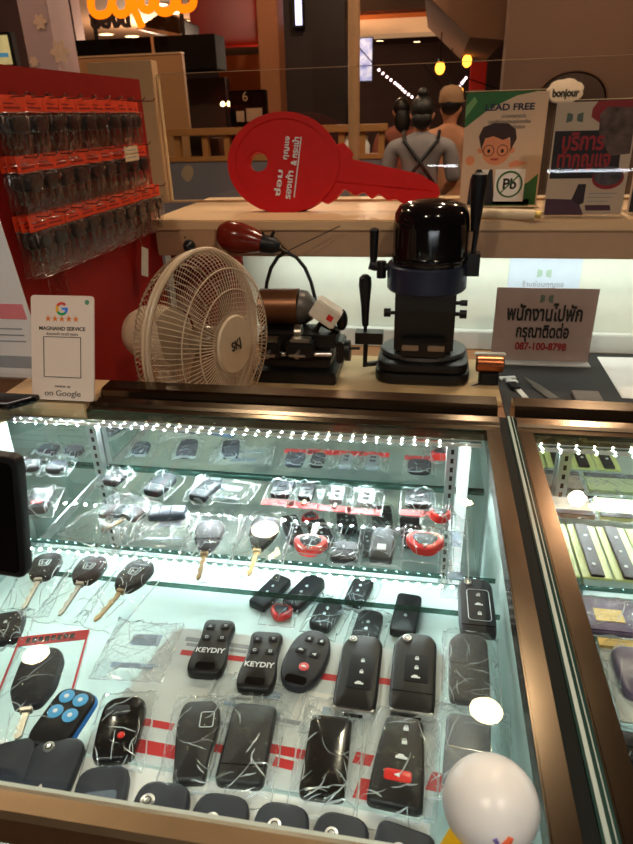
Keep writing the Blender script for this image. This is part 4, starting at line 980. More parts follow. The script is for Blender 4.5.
# right lever with long grip
m = MB(); m.box(lp(466, 270).x, lp(481, 270).x, -.022, .012, lp(473, 274).z, lp(473, 252).z)
m.tube([lp(475, 256)-Vector((0, .01, 0)), lp(480, 218)-Vector((0, .01, 0))], [.005, .006], 10); l = m.build('pull_lever', MATS['machine_black'], t)
m = MB(); a, b = lp(477, 230)-Vector((0, .01, 0)), lp(482, 172)-Vector((0, .01, 0))
m.tube([a, a.lerp(b, .3), a.lerp(b, .6), a.lerp(b, .86), a.lerp(b, .97), b], [.008, .011, .0145, .0165, .014, .006], 18); m.build('lever_grip', BLK, l)
# bench key duplicator ----------------------------------------------
YD = 1.27
def d3(u, v, y=YD): p = ony(u, v, y); return p
c0 = d3(305, 388)
t = thing('key_duplicator', 'low dark bench key duplicator with drum motor and white lamp behind the fan', 'key machine', (c0.x, YD, BT)); t.scale = (1.05, 1, 1.06)
def dl(u, v, dy=0): p = ony(u, v, YD+dy); return Vector((p.x-c0.x, dy, p.z-BT))
def dbox(mb, u0, v0, u1, v1, y0, y1):
    a = dl(u0, v0); b = dl(u1, v1); mb.box(a.x, b.x, y0, y1, max(0, b.z), a.z)
m = MB(); dbox(m, 262, 362, 338, 390, -.06, .08); dbox(m, 268, 352, 332, 362, -.045, .08); m.build('base', MATS['machine_black'], t, bevel=.003)
m = MB(); a, b = dl(264, 311, .05), dl(300, 311, .05); m.tube([a, b], (dl(280, 294).z-dl(280, 330).z)/2, 28)
mo = m.build('motor', pm('brown_bronze', (118, 78, 52), .35, .7), t, bevel=0)
m = MB(); a, b = dl(300, 311, .05), dl(314, 313, .05); m.tube([a, a.lerp(b, .4), b], [.037, .036, .02], 28); m.build('motor_end', pm('grey_casting', (96, 92, 86), .4, .5), mo)
m = MB()
for k in range(3): a = dl(268+k*11, 311, .05); m.tube([a, a+Vector((.003, 0, 0))], .0385, 28)
m.build('motor_band', DARK, mo)
m = MB(); dbox(m, 264, 332, 336, 346, -.03, .05); dbox(m, 270, 346, 330, 354, -.04, .03); m.build('carriage', DARK, t, bevel=.002)
for (u0, u1) in ((268, 288), (292, 318)):
    m = MB(); dbox(m, u0, 336, u1, 350, -.065, -.03); j = m.build('vise', MATS['machine_black'], t, bevel=.003)
    m = MB(); dbox(m, u0+4, 333, u1-4, 336.5, -.06, -.035); m.build('vise_jaw', STEEL, j, bevel=.001)
    m = MB(); a = dl((u0+u1)/2, 344); m.tube([(a.x, -.065, a.z), (a.x, -.09, a.z)], .006, 12); m.tube([(a.x-.016, -.088, a.z), (a.x+.016, -.088, a.z)], .003, 8); m.build('wing_handle', STEEL, j)
m = MB(); a, b = dl(296, 336, -.02), dl(302, 336, -.02); m.tube([a, b], .018, 28); m.build('cutting_wheel', STEEL, t)
m = MB(); a, b = dl(278, 356, -.05), dl(330, 356, -.05); m.tube([a, b], .0045, 12); m.build('guide_rod', CHR, t)
m = MB(); dbox(m, 336, 340, 343, 360, -.03, .03); m.build('end_casting', MATS['machine_black'], t, bevel=.003)
m = MB(); a, b = dl(343, 352, -.01), dl(348, 352, -.01); m.tube([a, b], .021, 20); hw = m.build('hand_wheel', BLK, t)
m = MB(); m.tube([dl(347, 350, -.012), dl(357, 350, -.012)], .003, 8); m.build('wheel_pin', BLK, hw)
m = MB(); m.T = Matrix.Translation(dl(325, 316, -.02)) @ Matrix.Rotation(R_(33), 4, 'Y'); m.box(-.028, .028, -.02, .02, -.019, .019); wl = m.build('lamp_box', pm('lamp_white', (226, 220, 206), .4), t, bevel=.003)
m = MB(); m.T = Matrix.Translation(dl(325, 316, -.02)) @ Matrix.Rotation(R_(33), 4, 'Y'); m.box(.006, .018, -.0212, -.0198, -.006, .006); m.build('red_switch', REDP, wl, bevel=.001)
m = MB(); a = dl(340, 323, 0); m.ell(a, .012, .014, .022, 16, 10); m.build('lamp_head', BLK, t)
m = MB(); m.tube([dl(312, 338, 0), dl(320, 326, 0), dl(338, 334, 0)], .007, 10); m.build('lamp_arm', DARK, t)
# hanging grinder with its flexible shaft ----------------------------
YG = 1.360
def gp(u, v, dy=0): p = ony(u, v, YG+dy); return p
t0 = gp(245, 240); t = thing('flex_grinder', 'glossy red brown hand motor with black nose hanging before the ledge', 'power tool', t0)
ax = (gp(272, 246)-gp(222, 234)).normalized()
def gl(u, v, dy=0): return gp(u, v, dy)-t0
a, b = gl(217, 233), gl(262, 243)
m = MB(); m.tube([a, a.lerp(b, .05), a.lerp(b, .2), a.lerp(b, .5), a.lerp(b, .8), b], [.008, .020, .031, .033, .027, .020], 28); m.build('motor_body', pm('oxblood_gloss', (112, 34, 22), .18, var=.1), t, ang=70)
a, b = gl(260, 243), gl(280, 247); m = MB(); m.tube([a, a.lerp(b, .3), a.lerp(b, .7), b], [.019, .020, .018, .010], 24); n_ = m.build('black_nose', BLK, t)
m = MB(); m.tube([gl(271, 238), gl(274, 231)], [.005, .003], 8); m.tube([gl(262, 236), gl(263, 232)], [.005, .003], 8); m.build('switch_lug', BLK, n_)
m = MB(); m.tube([gl(279, 247), gl(286, 252)], [.007, .006], 10); m.build('brass_tip', BRASS, t)
pts = [gp(286, 252), gp(278, 257), gp(271, 268), gp(267, 282), gp(265, 300), gp(264, 312)]
pts2 = [gp(286, 252), gp(296, 257), gp(305, 268), gp(311, 282), gp(315, 298), gp(317, 312, -.05)]
m = MB(); m.tube([p-t0 for p in pts], .0042, 8); m.build('flexible_shaft', DARK, t)
m = MB(); m.tube([p-t0 for p in pts2], .0042, 8); m.build('flexible_shaft', DARK, t)
m = MB(); m.tube([gp(286, 252)-t0, gp(302, 244)-t0, gp(340, 226, .02)-t0], .0012, 6); m.build('hanging_wire', DARK, t)
# desk fan ------------------------------------------------------------
FY = 1.02; FC = ony(206, 341, FY); FRr = .156
AX = Vector((math.cos(R_(-17)), math.sin(R_(-17)), .02)).normalized()
FM = AX.to_track_quat('Z', 'Y').to_matrix().to_4x4()
t = thing('desk_fan', 'cream desk fan with wire cage and a lettered hub disc on the bench', 'fan', (FC.x, FC.y, BZ+.0005))
OF = Matrix.Translation((0, 0, FC.z-BZ-.0005)) @ FM
def cage(front):
    m = MB(); m.T = OF; s = 1 if front else -1; n = 96
    dep = .060 if front else .062
    for k in range(n):
        a = 2*math.pi*k/n; pts = []
        for f in (0, .12, .3, .5, .7, .86, .96, 1.0):
            r = .050+(FRr-.050)*f; z = s*dep*math.sqrt(max(0, 1-(f*.985)**3.2))
            aa = a+(.10*(1-f) if not front else .06*(1-f))
            pts.append((r*math.cos(aa), r*math.sin(aa), z))
        m.tube(pts, .0008, 4, cap=False)
    for f in (.42, .74):
        r = .050+(FRr-.050)*f; z = s*dep*math.sqrt(max(0, 1-(f*.985)**3.2)); m.torus((0, 0, z), r, .0013, 60, 5)
    return m
m = cage(True); fg = m.build('front_grille', FANW, t, smooth=True, ang=80)
m = cage(False); m.build('rear_grille', FANW, t, smooth=True, ang=80)
m = MB(); m.T = OF; m.torus((0, 0, .004), FRr+.001, .0048, 72, 8); m.torus((0, 0, -.006), FRr-.001, .0042, 72, 8); rg = m.build('rim_ring', FANW, t)
m = MB(); m.T = OF; m.ell((FRr*math.cos(R_(200)), FRr*math.sin(R_(200)), 0), .006, .006, .012, 8, 6); m.build('rim_clip', pm('purple_clip', (120, 50, 80), .4), rg)
m = MB(); m.T = OF; m.lathe([(.052, .052), (.052, .060), (.049, .0635), (.0001, .0645)], 40); hb = m.build('hub_disc', pm('hub_cream', (200, 178, 148), .4), fg)
tx = text('SKJ', .022, BLK, hb, name='printed_word', bold=.03)
# upright lettering on the disc: x across, y up in the disc's plane
zz = AX; yy = (Vector((0, 0, 1))-zz*zz.z).normalized(); xx = yy.cross(zz)
tm = Matrix((xx, yy, zz)).transposed().to_4x4(); tm.translation = Vector((0, 0, FC.z-BZ-.0005))+AX*.0650
tx.matrix_local = tm @ Matrix.Rotation(R_(8), 4, 'Z')
BLD = glassmat('smoky_blade', (.62, .58, .52), 1.45, .2, milk=.35, milkc=(170, 150, 125))
for k in range(3):
    m = MB(); m.T = OF @ Matrix.Rotation(2*math.pi*k/3+.4, 4, 'Z'); vs = []; fs = []; nu, nv = 8, 8
    for i in range(nu+1):
        f = i/nu; r = .026+.098*f
        for j in range(nv+1):
            g = j/nv-.5; wv = .9*math.sin(math.pi*(.18+.72*f))**.7
            an = g*1.35*wv+f*.35; vs.append((r*math.cos(an), r*math.sin(an), .030*g*(1-f*.3)*2*.6))
    for i in range(nu):
        for j in range(nv): a_ = i*(nv+1)+j; fs.append((a_, a_+1, a_+nv+2, a_+nv+1))
    m.add(vs, fs); m.build('fan_blade', BLD, t, ang=80)
m = MB(); m.T = OF; m.lathe([(.001, .032), (.022, .030), (.028, .02), (.028, -.018), (.02, -.022)], 28); m.build('blade_hub', BLD, t)
m = MB(); m.T = OF; m.lathe([(.040, -.062), (.050, -.068), (.054, -.100), (.052, -.135), (.040, -.160), (.02, -.172), (.0001, -.174)], 36); m.torus((0, 0, -.106), .0546, .0016, 48, 6); mh = m.build('motor_housing', FANW, t, ang=60)
m = MB(); m.T = OF; m.tube([(0, 0, 0.030), (0, 0, -.062)], .004, 8); m.build('shaft', STEEL, t)
bk = Vector(AX)*-.10; hz = FC.z-BZ
m = MB(); m.tube([(bk.x, bk.y, hz-.05), (bk.x, bk.y, hz-.075), (bk.x, bk.y, .018)], [.016, .018, .022], 20); m.build('neck', FANW, t)
m = MB(); m.lathe([(.078, 0), (.078, .010), (.066, .020), (.028, .026), (.022, .030)], 40, c=(bk.x, bk.y, 0)); bs = m.build('base', FANW, t)
m = MB()
m.lathe([(.007, .024), (.007, .031), (.0001, .032)], 12, c=(bk.x+.045, bk.y-.02, 0)); m.build('speed_button', BLK, bs)
# black mat, signs and small tools -------------------------------------
ml = onz(497, 385, BZ).x
t = thing('bench_mat', 'black rubber mat covering the bench beside the upright machine', 'mat', (0, 0, BZ+.0004))
m = MB(); m.box(xr+.004, .93, 1.0, 1.50, 0, .002); m.build('mat', BUTT, t)
MT = BZ+.0028
p = onz(538, 362, MT); t = thing('counter_sign', 'shade toned white acrylic sign with black script and a red phone number on the mat', 'sign', (p.x, p.y, MT))
YS = p.y; hw = (ony(596, 300, YS).x-ony(494, 300, YS).x)/2; hh = ony(545, 288, YS).z-MT
m = MB(); m.box(-hw, hw, -.0012, .0012, .004, hh); m.build('panel', pm('shaded_white_sheet', (178, 154, 146), .35, var=.05, scale=25), t, bevel=.0006)  # white sheet toned grey pink, shade painted into its colour
m = MB(); m.box(-hw-.001, hw+.001, -.003, -.0016, .004, hh+.001); m.build('acrylic_face', ACR, t, smooth=False)
m = MB(); m.box(-hw-.002, hw+.002, -.028, .028, 0, .0035); m.build('acrylic_foot', pm('clear_foot', (190, 192, 190), .15), t, bevel=.001)
def sgn(z): return (0, -.0032, hh*z)
text('พนักงานไปพัก', hh*.27, INK, t, sgn(.66), RX, bold=.03, wid=hw*1.5)
text('กรุณาติดต่อ', hh*.23, INK, t, sgn(.42), RX, bold=.03, wid=hw*1.06)
text('087-100-8798', hh*.14, pm('dark_red_ink', (150, 44, 44), .5), t, sgn(.22), RX, bold=.03, wid=hw*1.04)
m = MB(); m.T = Matrix.Translation(sgn(.87)) @ Matrix.Rotation(R_(90), 4, 'X')
for s in (-1, 1): m.prism(rpoly([(s*.004, -.006), (s*.014, -.009), (s*.013, .009), (s*.004, .006)][::s], .002), 0, .0004)
m.build('leaf_mark', pm('grey_green_print', (96, 110, 98), .5), t, smooth=False)
p = ony(544, 275, 1.5275); t = thing('wall_notice', 'pale blue paper with a faint round mark taped behind the counter sign', 'paper', (p.x, 1.5272, p.z))
a, b = ony(510, 262, 1.527), ony(578, 292, 1.527)
m = MB(); m.box(a.x-p.x, b.x-p.x, -.0008, 0, b.z-p.z-.03, 1.0405-p.z); m.build('sheet', pm('pale_blue_paper', (206, 222, 240), .6, var=.02), t, smooth=False)
m = MB(); m.T = Matrix.Translation((0, -.0012, .004)) @ Matrix.Rotation(R_(90), 4, 'X')
for s in (-1, 1): m.prism(rpoly([(s*.004, -.007), (s*.016, -.010), (s*.015, .010), (s*.004, .007)][::s], .002), 0, .0003)
m.build('faint_mark', pm('faint_green_print', (170, 200, 186), .6), t, smooth=False)
text('ร้านซ่อมกุญแจ', .016, GPR, t, (0, -.0012, -.022), RX)
p0 = onz(597, 357, MT); p1 = onz(622, 398, MT)
t = thing('paper_sheet', 'blank white paper sheet on the black mat at the frame edge', 'paper', (p0.x, p0.y, MT))
m = MB(); m.prism([(p1.x-p0.x, p1.y-p0.y), (.32, p1.y-p0.y-.01), (.32, .01), (0, 0)], 0, .0006); m.build('sheet', WPAP, t, smooth=False)
# copper headed clamp
YL = 1.19; p = onz(484, 395, MT); k_ = ony(484, 380, p.y)
t = thing('head_torch', 'small black head torch with copper coloured front beside the machine', 'torch', (p.x+.010, p.y+.045, MT)); t.scale = (1.12, 1.12, 1.2)
m = MB(); m.prism(rrect(.036, .030, .008), 0, .030, bev=.003); m.build('torch_body', BLK, t)
m = MB(); m.tube([(-.025, -.002, .043), (-.023, -.002, .043), (.023, -.002, .043), (.025, -.002, .043)], [.011, .0145, .0145, .011], 24); m.box(-.02, .02, -.004, .012, .030, .043); hd = m.build('copper_head', pm('copper_paint', (176, 104, 66), .25, .8), t)
m = MB(); m.box(-.028, .028, .0, .016, .054, .060); m.build('silver_bar', pm('pale_bar', (196, 190, 178), .35, .5), t, bevel=.002)
m = MB(); m.tube([(-.016, -.010, .008), (-.04, -.025, .004), (-.06, -.030, .002)], .003, 8); m.build('strap', BLK, t)
# caliper
p = onz(508, 386, MT); t = thing('caliper', 'white steel caliper lying on the black mat', 'caliper', (p.x+.004, p.y+.035, MT), R_(14))
CAL = pm('caliper_white', (232, 234, 232), .4)
m = MB(); m.box(-.006, .006, -.10, .012, 0, .003); m.build('beam', CAL, t, bevel=.0005)
m = MB(); m.box(-.018, .018, .002, .012, 0, .004); m.prism([(-.018, -.010), (-.010, .002), (-.018, .002)], 0, .004); m.build('jaws', CAL, t, bevel=.0004)
m = MB(); m.box(-.012, .012, -.028, -.014, .003, .006); m.build('slider', CAL, t, bevel=.0005)
m = MB(); m.box(-.014, .004, -.060, -.030, .003, .009); m.build('dark_grip', BLK, t, bevel=.001)
# pointed file
p = onz(524, 378, MT); t = thing('pointed_blade', 'grey pointed steel blade lying on the mat in front of the counter sign', 'blade', (p.x, p.y, MT), R_(22))
m = MB(); m.prism([(-.011, -.12), (.011, -.12), (.010, -.05), (.001, 0), (-.001, 0), (-.008, -.05)], 0, .0025); m.build('blade', pm('dull_steel', (128, 124, 116), .4, .7), t, smooth=False)
m = MB(); m.box(-.011, -.005, -.12, -.05, .0025, .003); m.build('bevelled_edge', STEEL, t, smooth=False)
# small grey sharpening block at the frame
p = onz(588, 404, MT); t = thing('sharpening_stone', 'small grey stone block on the mat just behind the brass rail', 'block', (p.x, p.y+.03, MT))
m = MB(); m.box(-.026, .026, -.045, .010, 0, .012); m.build('stone', pm('grey_stone', (120, 112, 108), .7, var=.1, scale=200), t, bevel=.001)
m = MB(); m.box(-.024, .024, .0101, .014, 0, .009); m.build('holder_lip', DARK, t)

# ------------------------------------------------------------------ on the ledge
LZ = SZ1+.0005
# big red key
YK = 1.60
pc = ony(287, 168, YK); rk = (ony(346, 168, YK).x-ony(231, 168, YK).x)/2
p = onz(287, 218, LZ)
t = thing('display_key', 'giant red display key with white lettering leaning against the glass screen', 'display key', (pc.x, 1.55, LZ+.0075), 0, rot=(R_(-14), 0, 0))
def kq(u, v):
    # plane through the foot line, leaning back 14 degrees
    n = Vector((0, -math.cos(R_(14)), math.sin(R_(14)))); o0 = Vector((pc.x, 1.55, LZ)); d = ray(u, v)
    s = (o0-CAM).dot(n)/d.dot(n); h = CAM+d*s-o0
    return (h.x, h.z*math.cos(R_(14))+h.y*math.sin(R_(14)))
def poly(pts): return [kq(u, v) for u, v in pts]
bow = []
for k in range(40):
    a = 2*math.pi*k/40; u = 286+55*math.cos(a); v = 168-50*math.sin(a); bow.append((u, v))
out_ = [(337, 150), (345, 148), (354, 158), (352, 164), (420, 179), (438, 190), (440, 199), (434, 205), (402, 207), (396, 203), (388, 205), (380, 198), (372, 203), (364, 196), (356, 200), (345, 193), (336, 204), (328, 208), (318, 203), (312, 198)]
KX = Matrix.Rotation(R_(90), 4, 'X')
def flatprism(mb, pts, y0, y1):
    o = pts if sum(pts[i][0]*pts[(i+1) % len(pts)][1]-pts[(i+1) % len(pts)][0]*pts[i][1] for i in range(len(pts))) > 0 else pts[::-1]
    n = len(o)
    mb.add([(x, y0, z) for x, z in o]+[(x, y1, z) for x, z in o], [tuple(range(n)), tuple(range(2*n-1, n-1, -1))]+[(i, i+n, (i+1) % n+n, (i+1) % n) for i in range(n)])
# bow as a ring with a real hole
bo = poly(bow); hole = poly([(261+9*math.cos(2*math.pi*k/40), 167-9.5*math.sin(2*math.pi*k/40)) for k in range(40)])
m = MB(); n = 40
def ringface(mb, A, B, y0, y1):
    vs = [(x, y0, z) for x, z in A]+[(x, y0, z) for x, z in B]+[(x, y1, z) for x, z in A]+[(x, y1, z) for x, z in B]
    fs = []
    for i in range(n):
        j = (i+1) % n
        fs += [(i, j, n+j, n+i), (2*n+i, 3*n+i, 3*n+j, 2*n+j), (i, 2*n+i, 2*n+j, j), (n+i, n+j, 3*n+j, 3*n+i)]
    mb.add(vs, fs)
ringface(m, bo, hole, -.024, 0); m.build('key_bow', REDK, t, bevel=.003, ang=30)
inner = poly([(286+47*math.cos(2*math.pi*k/40), 168-43*math.sin(2*math.pi*k/40)) for k in range(40)])
m = MB(); ringface(m, bo, inner, -.0275, -.0245); m.build('raised_rim', REDK, t, bevel=.001)
m = MB(); flatprism(m, poly(out_), -.022, -.001); m.build('key_blade', REDK, t, bevel=.002)
m = MB(); flatprism(m, poly([(322, 177), (430, 192), (432, 196), (340, 187), (322, 182)]), -.0255, -.0225); m.build('blade_ridge', REDK, t, bevel=.001)
def ktext(s, u, v, wpx, rot, mat=WPR):
    x, z = kq(u, v); x2, z2 = kq(u, v-wpx); L = abs(z2-z)
    o = text(s, L*.30, mat, t, (x, -.0285, z), (0, 0, 0), bold=.03, wid=L, name='lettering')
    o.rotation_euler = Euler((R_(90), 0, 0)); o.matrix_local = Matrix.Translation((x, -.0285, z)) @ Matrix.Rotation(R_(-rot), 4, 'Y') @ Matrix.Rotation(R_(90), 4, 'X')
    return o
ktext('กุญแจ', 289, 154, 23, 83); ktext('& กระเป๋า', 298, 157, 28, 83)
ktext('ซ่อม', 282, 188, 26, 83); ktext('รองเท้า', 292, 190, 28, 83)
m = MB(); flatprism(m, poly([(303, 143), (304, 143), (297, 202), (296, 202)]), -.0278, -.0245); m.build('thin_rule', WPR, t, smooth=False)
# posters
def poster(label, bl, br, tl, lean=0, group=None):
    p = onz(bl[0], bl[1], LZ); y = p.y; a = ony(bl[0], bl[1], y); b = ony(br[0], br[1], y); z1 = ony(tl[0], tl[1], y).z
    w = b.x-a.x; h = z1-LZ
    t = thing('poster_stand', label, 'poster', ((a.x+b.x)/2, y, LZ))
    m = MB(); m.box(-w/2, w/2, -.0006, .0006, .004, h-.003); m.build('printed_sheet', pm('poster_white', (206, 184, 160), .6, var=.01), t, smooth=False)
    m = MB()
    if group: m.box(-w/2-.003, w/2+.003, -.0042, -.0016, .0, h)
    m.box(-w/2-.003, w/2+.003, .0016, .0042, 0, h); m.build('acrylic_sleeve', ACR, t, smooth=False)
    m = MB(); m.box(-w/2-.003, w/2+.003, -.045, .045, -.0004, .0026); m.build('acrylic_foot', ACR, t, smooth=False)
    m = MB(); m.box(-w/2-.003, w/2+.003, -.0043, .0043, h, h+.0012); m.build('bright_edge', pm('edge_cream', (236, 210, 170), .3), t, smooth=False)
    return t, w, h
def pshape(t, w, h, pts, mat, lvl=0, name='printed_shape'):
    m = MB(); flatprism(m, [((x-.5)*w, y*h) for x, y in pts], -.0009-.0001*lvl, -.0006); return m.build(name, mat, t, smooth=False)
def pc_(x, y, r, w, h, n=20, ry=None): return [(x+r*math.cos(2*math.pi*k/n), y+(ry or r*w/h)*math.sin(2*math.pi*k/n)) for k in range(n)]
t, w, h = poster('white and green standing poster with an eyeglassed man and a crossed circle', (459, 207), (536, 205), (466, 92))
GRN = pm('poster_green', (40, 104, 52), .5); NAVY = pm('navy_print', (34, 32, 60), .5); SKIN = pm('printed_skin', (216, 142, 104), .6); HAIR = pm('printed_hair', (52, 30, 26), .6)
pshape(t, w, h, [(0, .70), (.30, .86), (.62, .96), (.92, .995), (0, .995)], GRN)
pshape(t, w, h, [(0, .78), (.14, .92), (.10, .96), (0, .88)], pm('light_green_print', (110, 160, 100), .5), 1)
pshape(t, w, h, [(.34, .02), (.98, .02), (.98, .30), (.86, .22), (.70, .17)], GRN); pshape(t, w, h, [(.20, .01), (.9, .01), (.9, .07), (.20, .07)], GRN)
text('LEAD FREE', h*.075, NAVY, t, (.04*w, -.0012, .865*h), RX, bold=.03, wid=w*.60)
text('ปราศจากสารตะกั่ว', h*.045, NAVY, t, (.10*w, -.0011, .79*h), RX, wid=w*.30)
text('ปลอดภัยต่อสุขภาพและสิ่งแวดล้อม', h*.04, NAVY, t, (.05*w, -.0011, .745*h), RX, wid=w*.52)
text('ได้มาตรฐานการรับรอง', h*.04, NAVY, t, (.02*w, -.0011, .70*h), RX, wid=w*.46)
FXY = lambda P: [(.42+(x-.34)*1.22, .515+(y-.5)*1.12) for x, y in P]
pshape(t, w, h, FXY(pc_(.34, .50, .15, w, h, ry=.125)), SKIN, 1)
for ex in (.175, .505): pshape(t, w, h, FXY(pc_(ex, .49, .03, w, h, 12)), SKIN, 1)
pshape(t, w, h, FXY([(.15, .60), (.185, .50), (.22, .585), (.30, .60), (.40, .57), (.47, .59), (.49, .49), (.54, .58), (.52, .65), (.44, .695), (.30, .70), (.19, .67)]), HAIR, 2)
for x in (.265, .405):
    (X_, Y_), = FXY([(x, .49)])
    m = MB(); m.T = Matrix.Translation(((X_-.5)*w, -.0012, Y_*h)) @ Matrix.Rotation(R_(90), 4, 'X'); m.torus((0, 0, 0), w*.066, .0007, 18, 4); m.build('printed_glasses', INK, t)
    pshape(t, w, h, [(X_+.02*math.cos(k*.628), Y_-.004+.018*math.sin(k*.628)) for k in range(10)], INK, 3)
pshape(t, w, h, FXY([(.28, .43), (.38, .43), (.36, .415), (.30, .415)]), pm('mouth_red', (170, 60, 50), .6), 3)
pshape(t, w, h, [(.10, .02), (.12, .26), (.20, .34), (.40, .34), (.44, .10), (.42, .02)], pm('suit_navy', (28, 28, 40), .6), 1)
pshape(t, w, h, [(.26, .34), (.36, .34), (.31, .22)], WPR, 2)
pshape(t, w, h, pc_(.10, .42, .06, w, h, 12), SKIN, 2); pshape(t, w, h, [(.60, .39), (.68, .42), (.84, .39), (.70, .36), (.60, .355)], SKIN, 2)
pshape(t, w, h, [(.44, .05), (.82, .05), (.82, .34), (.44, .34)], WPR, 1)
m = MB(); m.T = Matrix.Translation((.13*w, -.0013, .205*h)) @ Matrix.Rotation(R_(90), 4, 'X'); m.torus((0, 0, 0), w*.155, .0022, 36, 5); m.tube([(-w*.11, -w*.11, 0), (w*.11, w*.11, 0)], .0016, 6); m.build('crossed_circle', GRN, t)
text('Pb', h*.13, INK, t, (.13*w, -.0012, .205*h), RX, bold=.03)
t, w, h = poster('dark photo poster with red script standing at the frame edge by the tan wall', (543, 216), (620, 218), (552, 101), group='x')
pshape(t, w, h, [(.44, .93), (.50, .99), (.99, .99), (.99, .84), (.62, .78), (.44, .86)], pm('poster_red', (150, 40, 42), .5)); pshape(t, w, h, [(.54, .88), (.62, .94), (.97, .93), (.98, .55), (.74, .53), (.56, .72)], pm('key_photo_print', (96, 74, 66), .5, var=.6, scale=45), 1)
pshape(t, w, h, [(.02, .34), (.02, .75), (.56, .75), (.72, .62), (.86, .60), (.88, .34)], pm('black_panel_print', (36, 28, 30), .5))
text('บริการ', h*.20, pm('dull_red_ink', (160, 40, 44), .5), t, (-.12*w, -.0013, .65*h), RX, bold=.03, wid=w*.52)
text('ทำกุญแจ', h*.19, MATS['dull_red_ink'], t, (-.08*w, -.0013, .50*h), RX, bold=.03, wid=w*.66)
pshape(t, w, h, pc_(.76, .34, .20, w, h, ry=.10), MATS['poster_red'], 2); pshape(t, w, h, pc_(.76, .36, .18, w, h, ry=.085), pm('machine_photo_print', (82, 76, 78), .5, var=.6, scale=60), 3)
pshape(t, w, h, [(.01, .01), (.01, .16), (.42, .15), (.52, .01)], pm('purple_panel_print', (82, 50, 66), .5)); pshape(t, w, h, [(.34, .15), (.40, .29), (.50, .29), (.50, .12), (.44, .1)], pm('dark_tool_print', (50, 36, 38), .5), 1)
pshape(t, w, h, [(.54, .05), (.86, .05), (.84, .10), (.52, .10)], MATS['purple_panel_print'], 1)
for k in range(3): pshape(t, w, h, [(.54, .20-.035*k), (.90-.05*k, .20-.035*k), (.90-.05*k, .208-.035*k), (.54, .208-.035*k)], GPR, 1)
m = MB(); m.T = Matrix.Translation((-.26*w, -.0011, .86*h)) @ Matrix.Rotation(R_(90), 4, 'X')
for s in (-1, 1): m.prism(rpoly([(s*.004, -.006), (s*.016, -.009), (s*.015, .009), (s*.004, .006)][::s], .002), 0, .0004)
m.build('leaf_mark', MATS['grey_green_print'], t, smooth=False)
t, w, h = poster('dark card in an acrylic sleeve standing past the photo poster', (626, 214), (690, 216), (640, 110)); pshape(t, w, h, [(.03, .02), (.97, .02), (.97, .98), (.03, .98)], pm('black_card_print', (26, 22, 24), .5)); pshape(t, w, h, [(.1, .5), (.9, .5), (.9, .52), (.1, .52)], GPR, 1)
# rolled white tube lying in front of the first poster
a, b = onz(466, 214, LZ+.008), onz(535, 216, LZ+.008); t = thing('paper_roll', 'cream paper roll lying on the ledge in front of the green poster', 'roll', (a.x, a.y, LZ+.0105))
d = b-a; d.z = 0
m = MB(); m.tube([(0, 0, 0), d], .010, 20); m.build('roll', pm('roll_cream', (238, 214, 176), .5), t)
m = MB(); e = d.normalized(); m.tube([d+e*.0004, d+e*.012], .0075, 16); m.build('end_knob', pm('gold_knob', (200, 170, 90), .3, .5), t)

# ------------------------------------------------------------------ the mall beyond the glass screen
def wx(u, v, D): return ony(u, v, D)
def slabthing(name, label, cat, u0, v0, u1, v1, D, t, mat, part, floor=False, ceil=False, group=None):
    p0 = ony(u0, (v0+v1)/2, D); p1 = ony(u1, (v0+v1)/2, D)
    z1 = 2.899 if ceil else ony((u0+u1)/2, v0, D).z; z0 = 0.001 if floor else ony((u0+u1)/2, v1, D).z
    cx = (p0.x+p1.x)/2; o = thing(name, label, cat, (cx, D, z0), group=group); hw = abs(p1.x-p0.x)/2
    m = MB(); m.box(-hw, hw, 0, t, 0, z1-z0); m.build(part, mat, o, bevel=min(.006, t*.2)); return o, hw, z1-z0
t, hw, hh = slabthing('floral_column', 'pale mauve column with cream flower stickers beyond the pegboard', 'column', 23, 10, 52, 60, 4.2, .28, pm('mauve_white_paint', (196, 170, 176), .55, var=.02), 'shaft', True, True)
FLW = pm('cream_flower_sticker', (232, 200, 176), .6)
for (u, v, r) in ((40, 22, 7), (60, 52, 10.5), (34, 62, 5)):
    p = ony(u, v, 4.2); R0 = r*4.3/660; m = MB(); m.T = Matrix.Translation((p.x-t.location.x, -.001, p.z)) @ Matrix.Rotation(R_(90), 4, 'X')
    m.prism([(R0*(.82+.18*math.cos(6*2*math.pi*k/60))*math.cos(2*math.pi*k/60), R0*(.82+.18*math.cos(6*2*math.pi*k/60))*math.sin(2*math.pi*k/60)) for k in range(60)], 0, .002); m.build('flower_sticker', FLW, t, smooth=False)
t, hw, hh = slabthing('wall_screen', 'black framed lit screen at the picture edge above the pegboard', 'screen', -14, 32, 13, 68, 3.4, .05, BLK, 'frame')
m = MB(); m.box(-hw+.012, hw-.016, -.002, .001, .014, hh-.014); m.build('lit_panel', pm('screen_yellow', (214, 200, 140), .5, var=.25, scale=9, emit=.35), t)
m = MB(); m.box(-hw+.012, hw-.03, -.003, -.002, hh*.3, hh*.42); m.build('blue_strip', pm('screen_blue', (80, 150, 190), .5, emit=.3), t)
t, hw, hh = slabthing('beige_partition', 'flat beige partition board standing behind the glass screen corner', 'partition board', 66, 56, 187, 160, 5.6, .06, pm('beige_board', (172, 128, 84), .6, var=.03), 'board', True)
m = MB(); m.box(-hw, hw, -.004, .064, hh, hh+.012); m.build('top_trim', CREAM, t)
t, hw, hh = slabthing('black_beam', 'long black beam hanging above the beige partition', 'beam', 70, 37, 216, 72, 6.3, .3, pm('matt_black_paint', (20, 17, 17), .8, spec=.1), 'beam_box')
m = MB(); p = ony(153, 50, 6.28); m.box(p.x-t.location.x-.012, p.x-t.location.x+.012, -.02, -.001, 0, hh); m.build('cream_strut', CREAM, t)
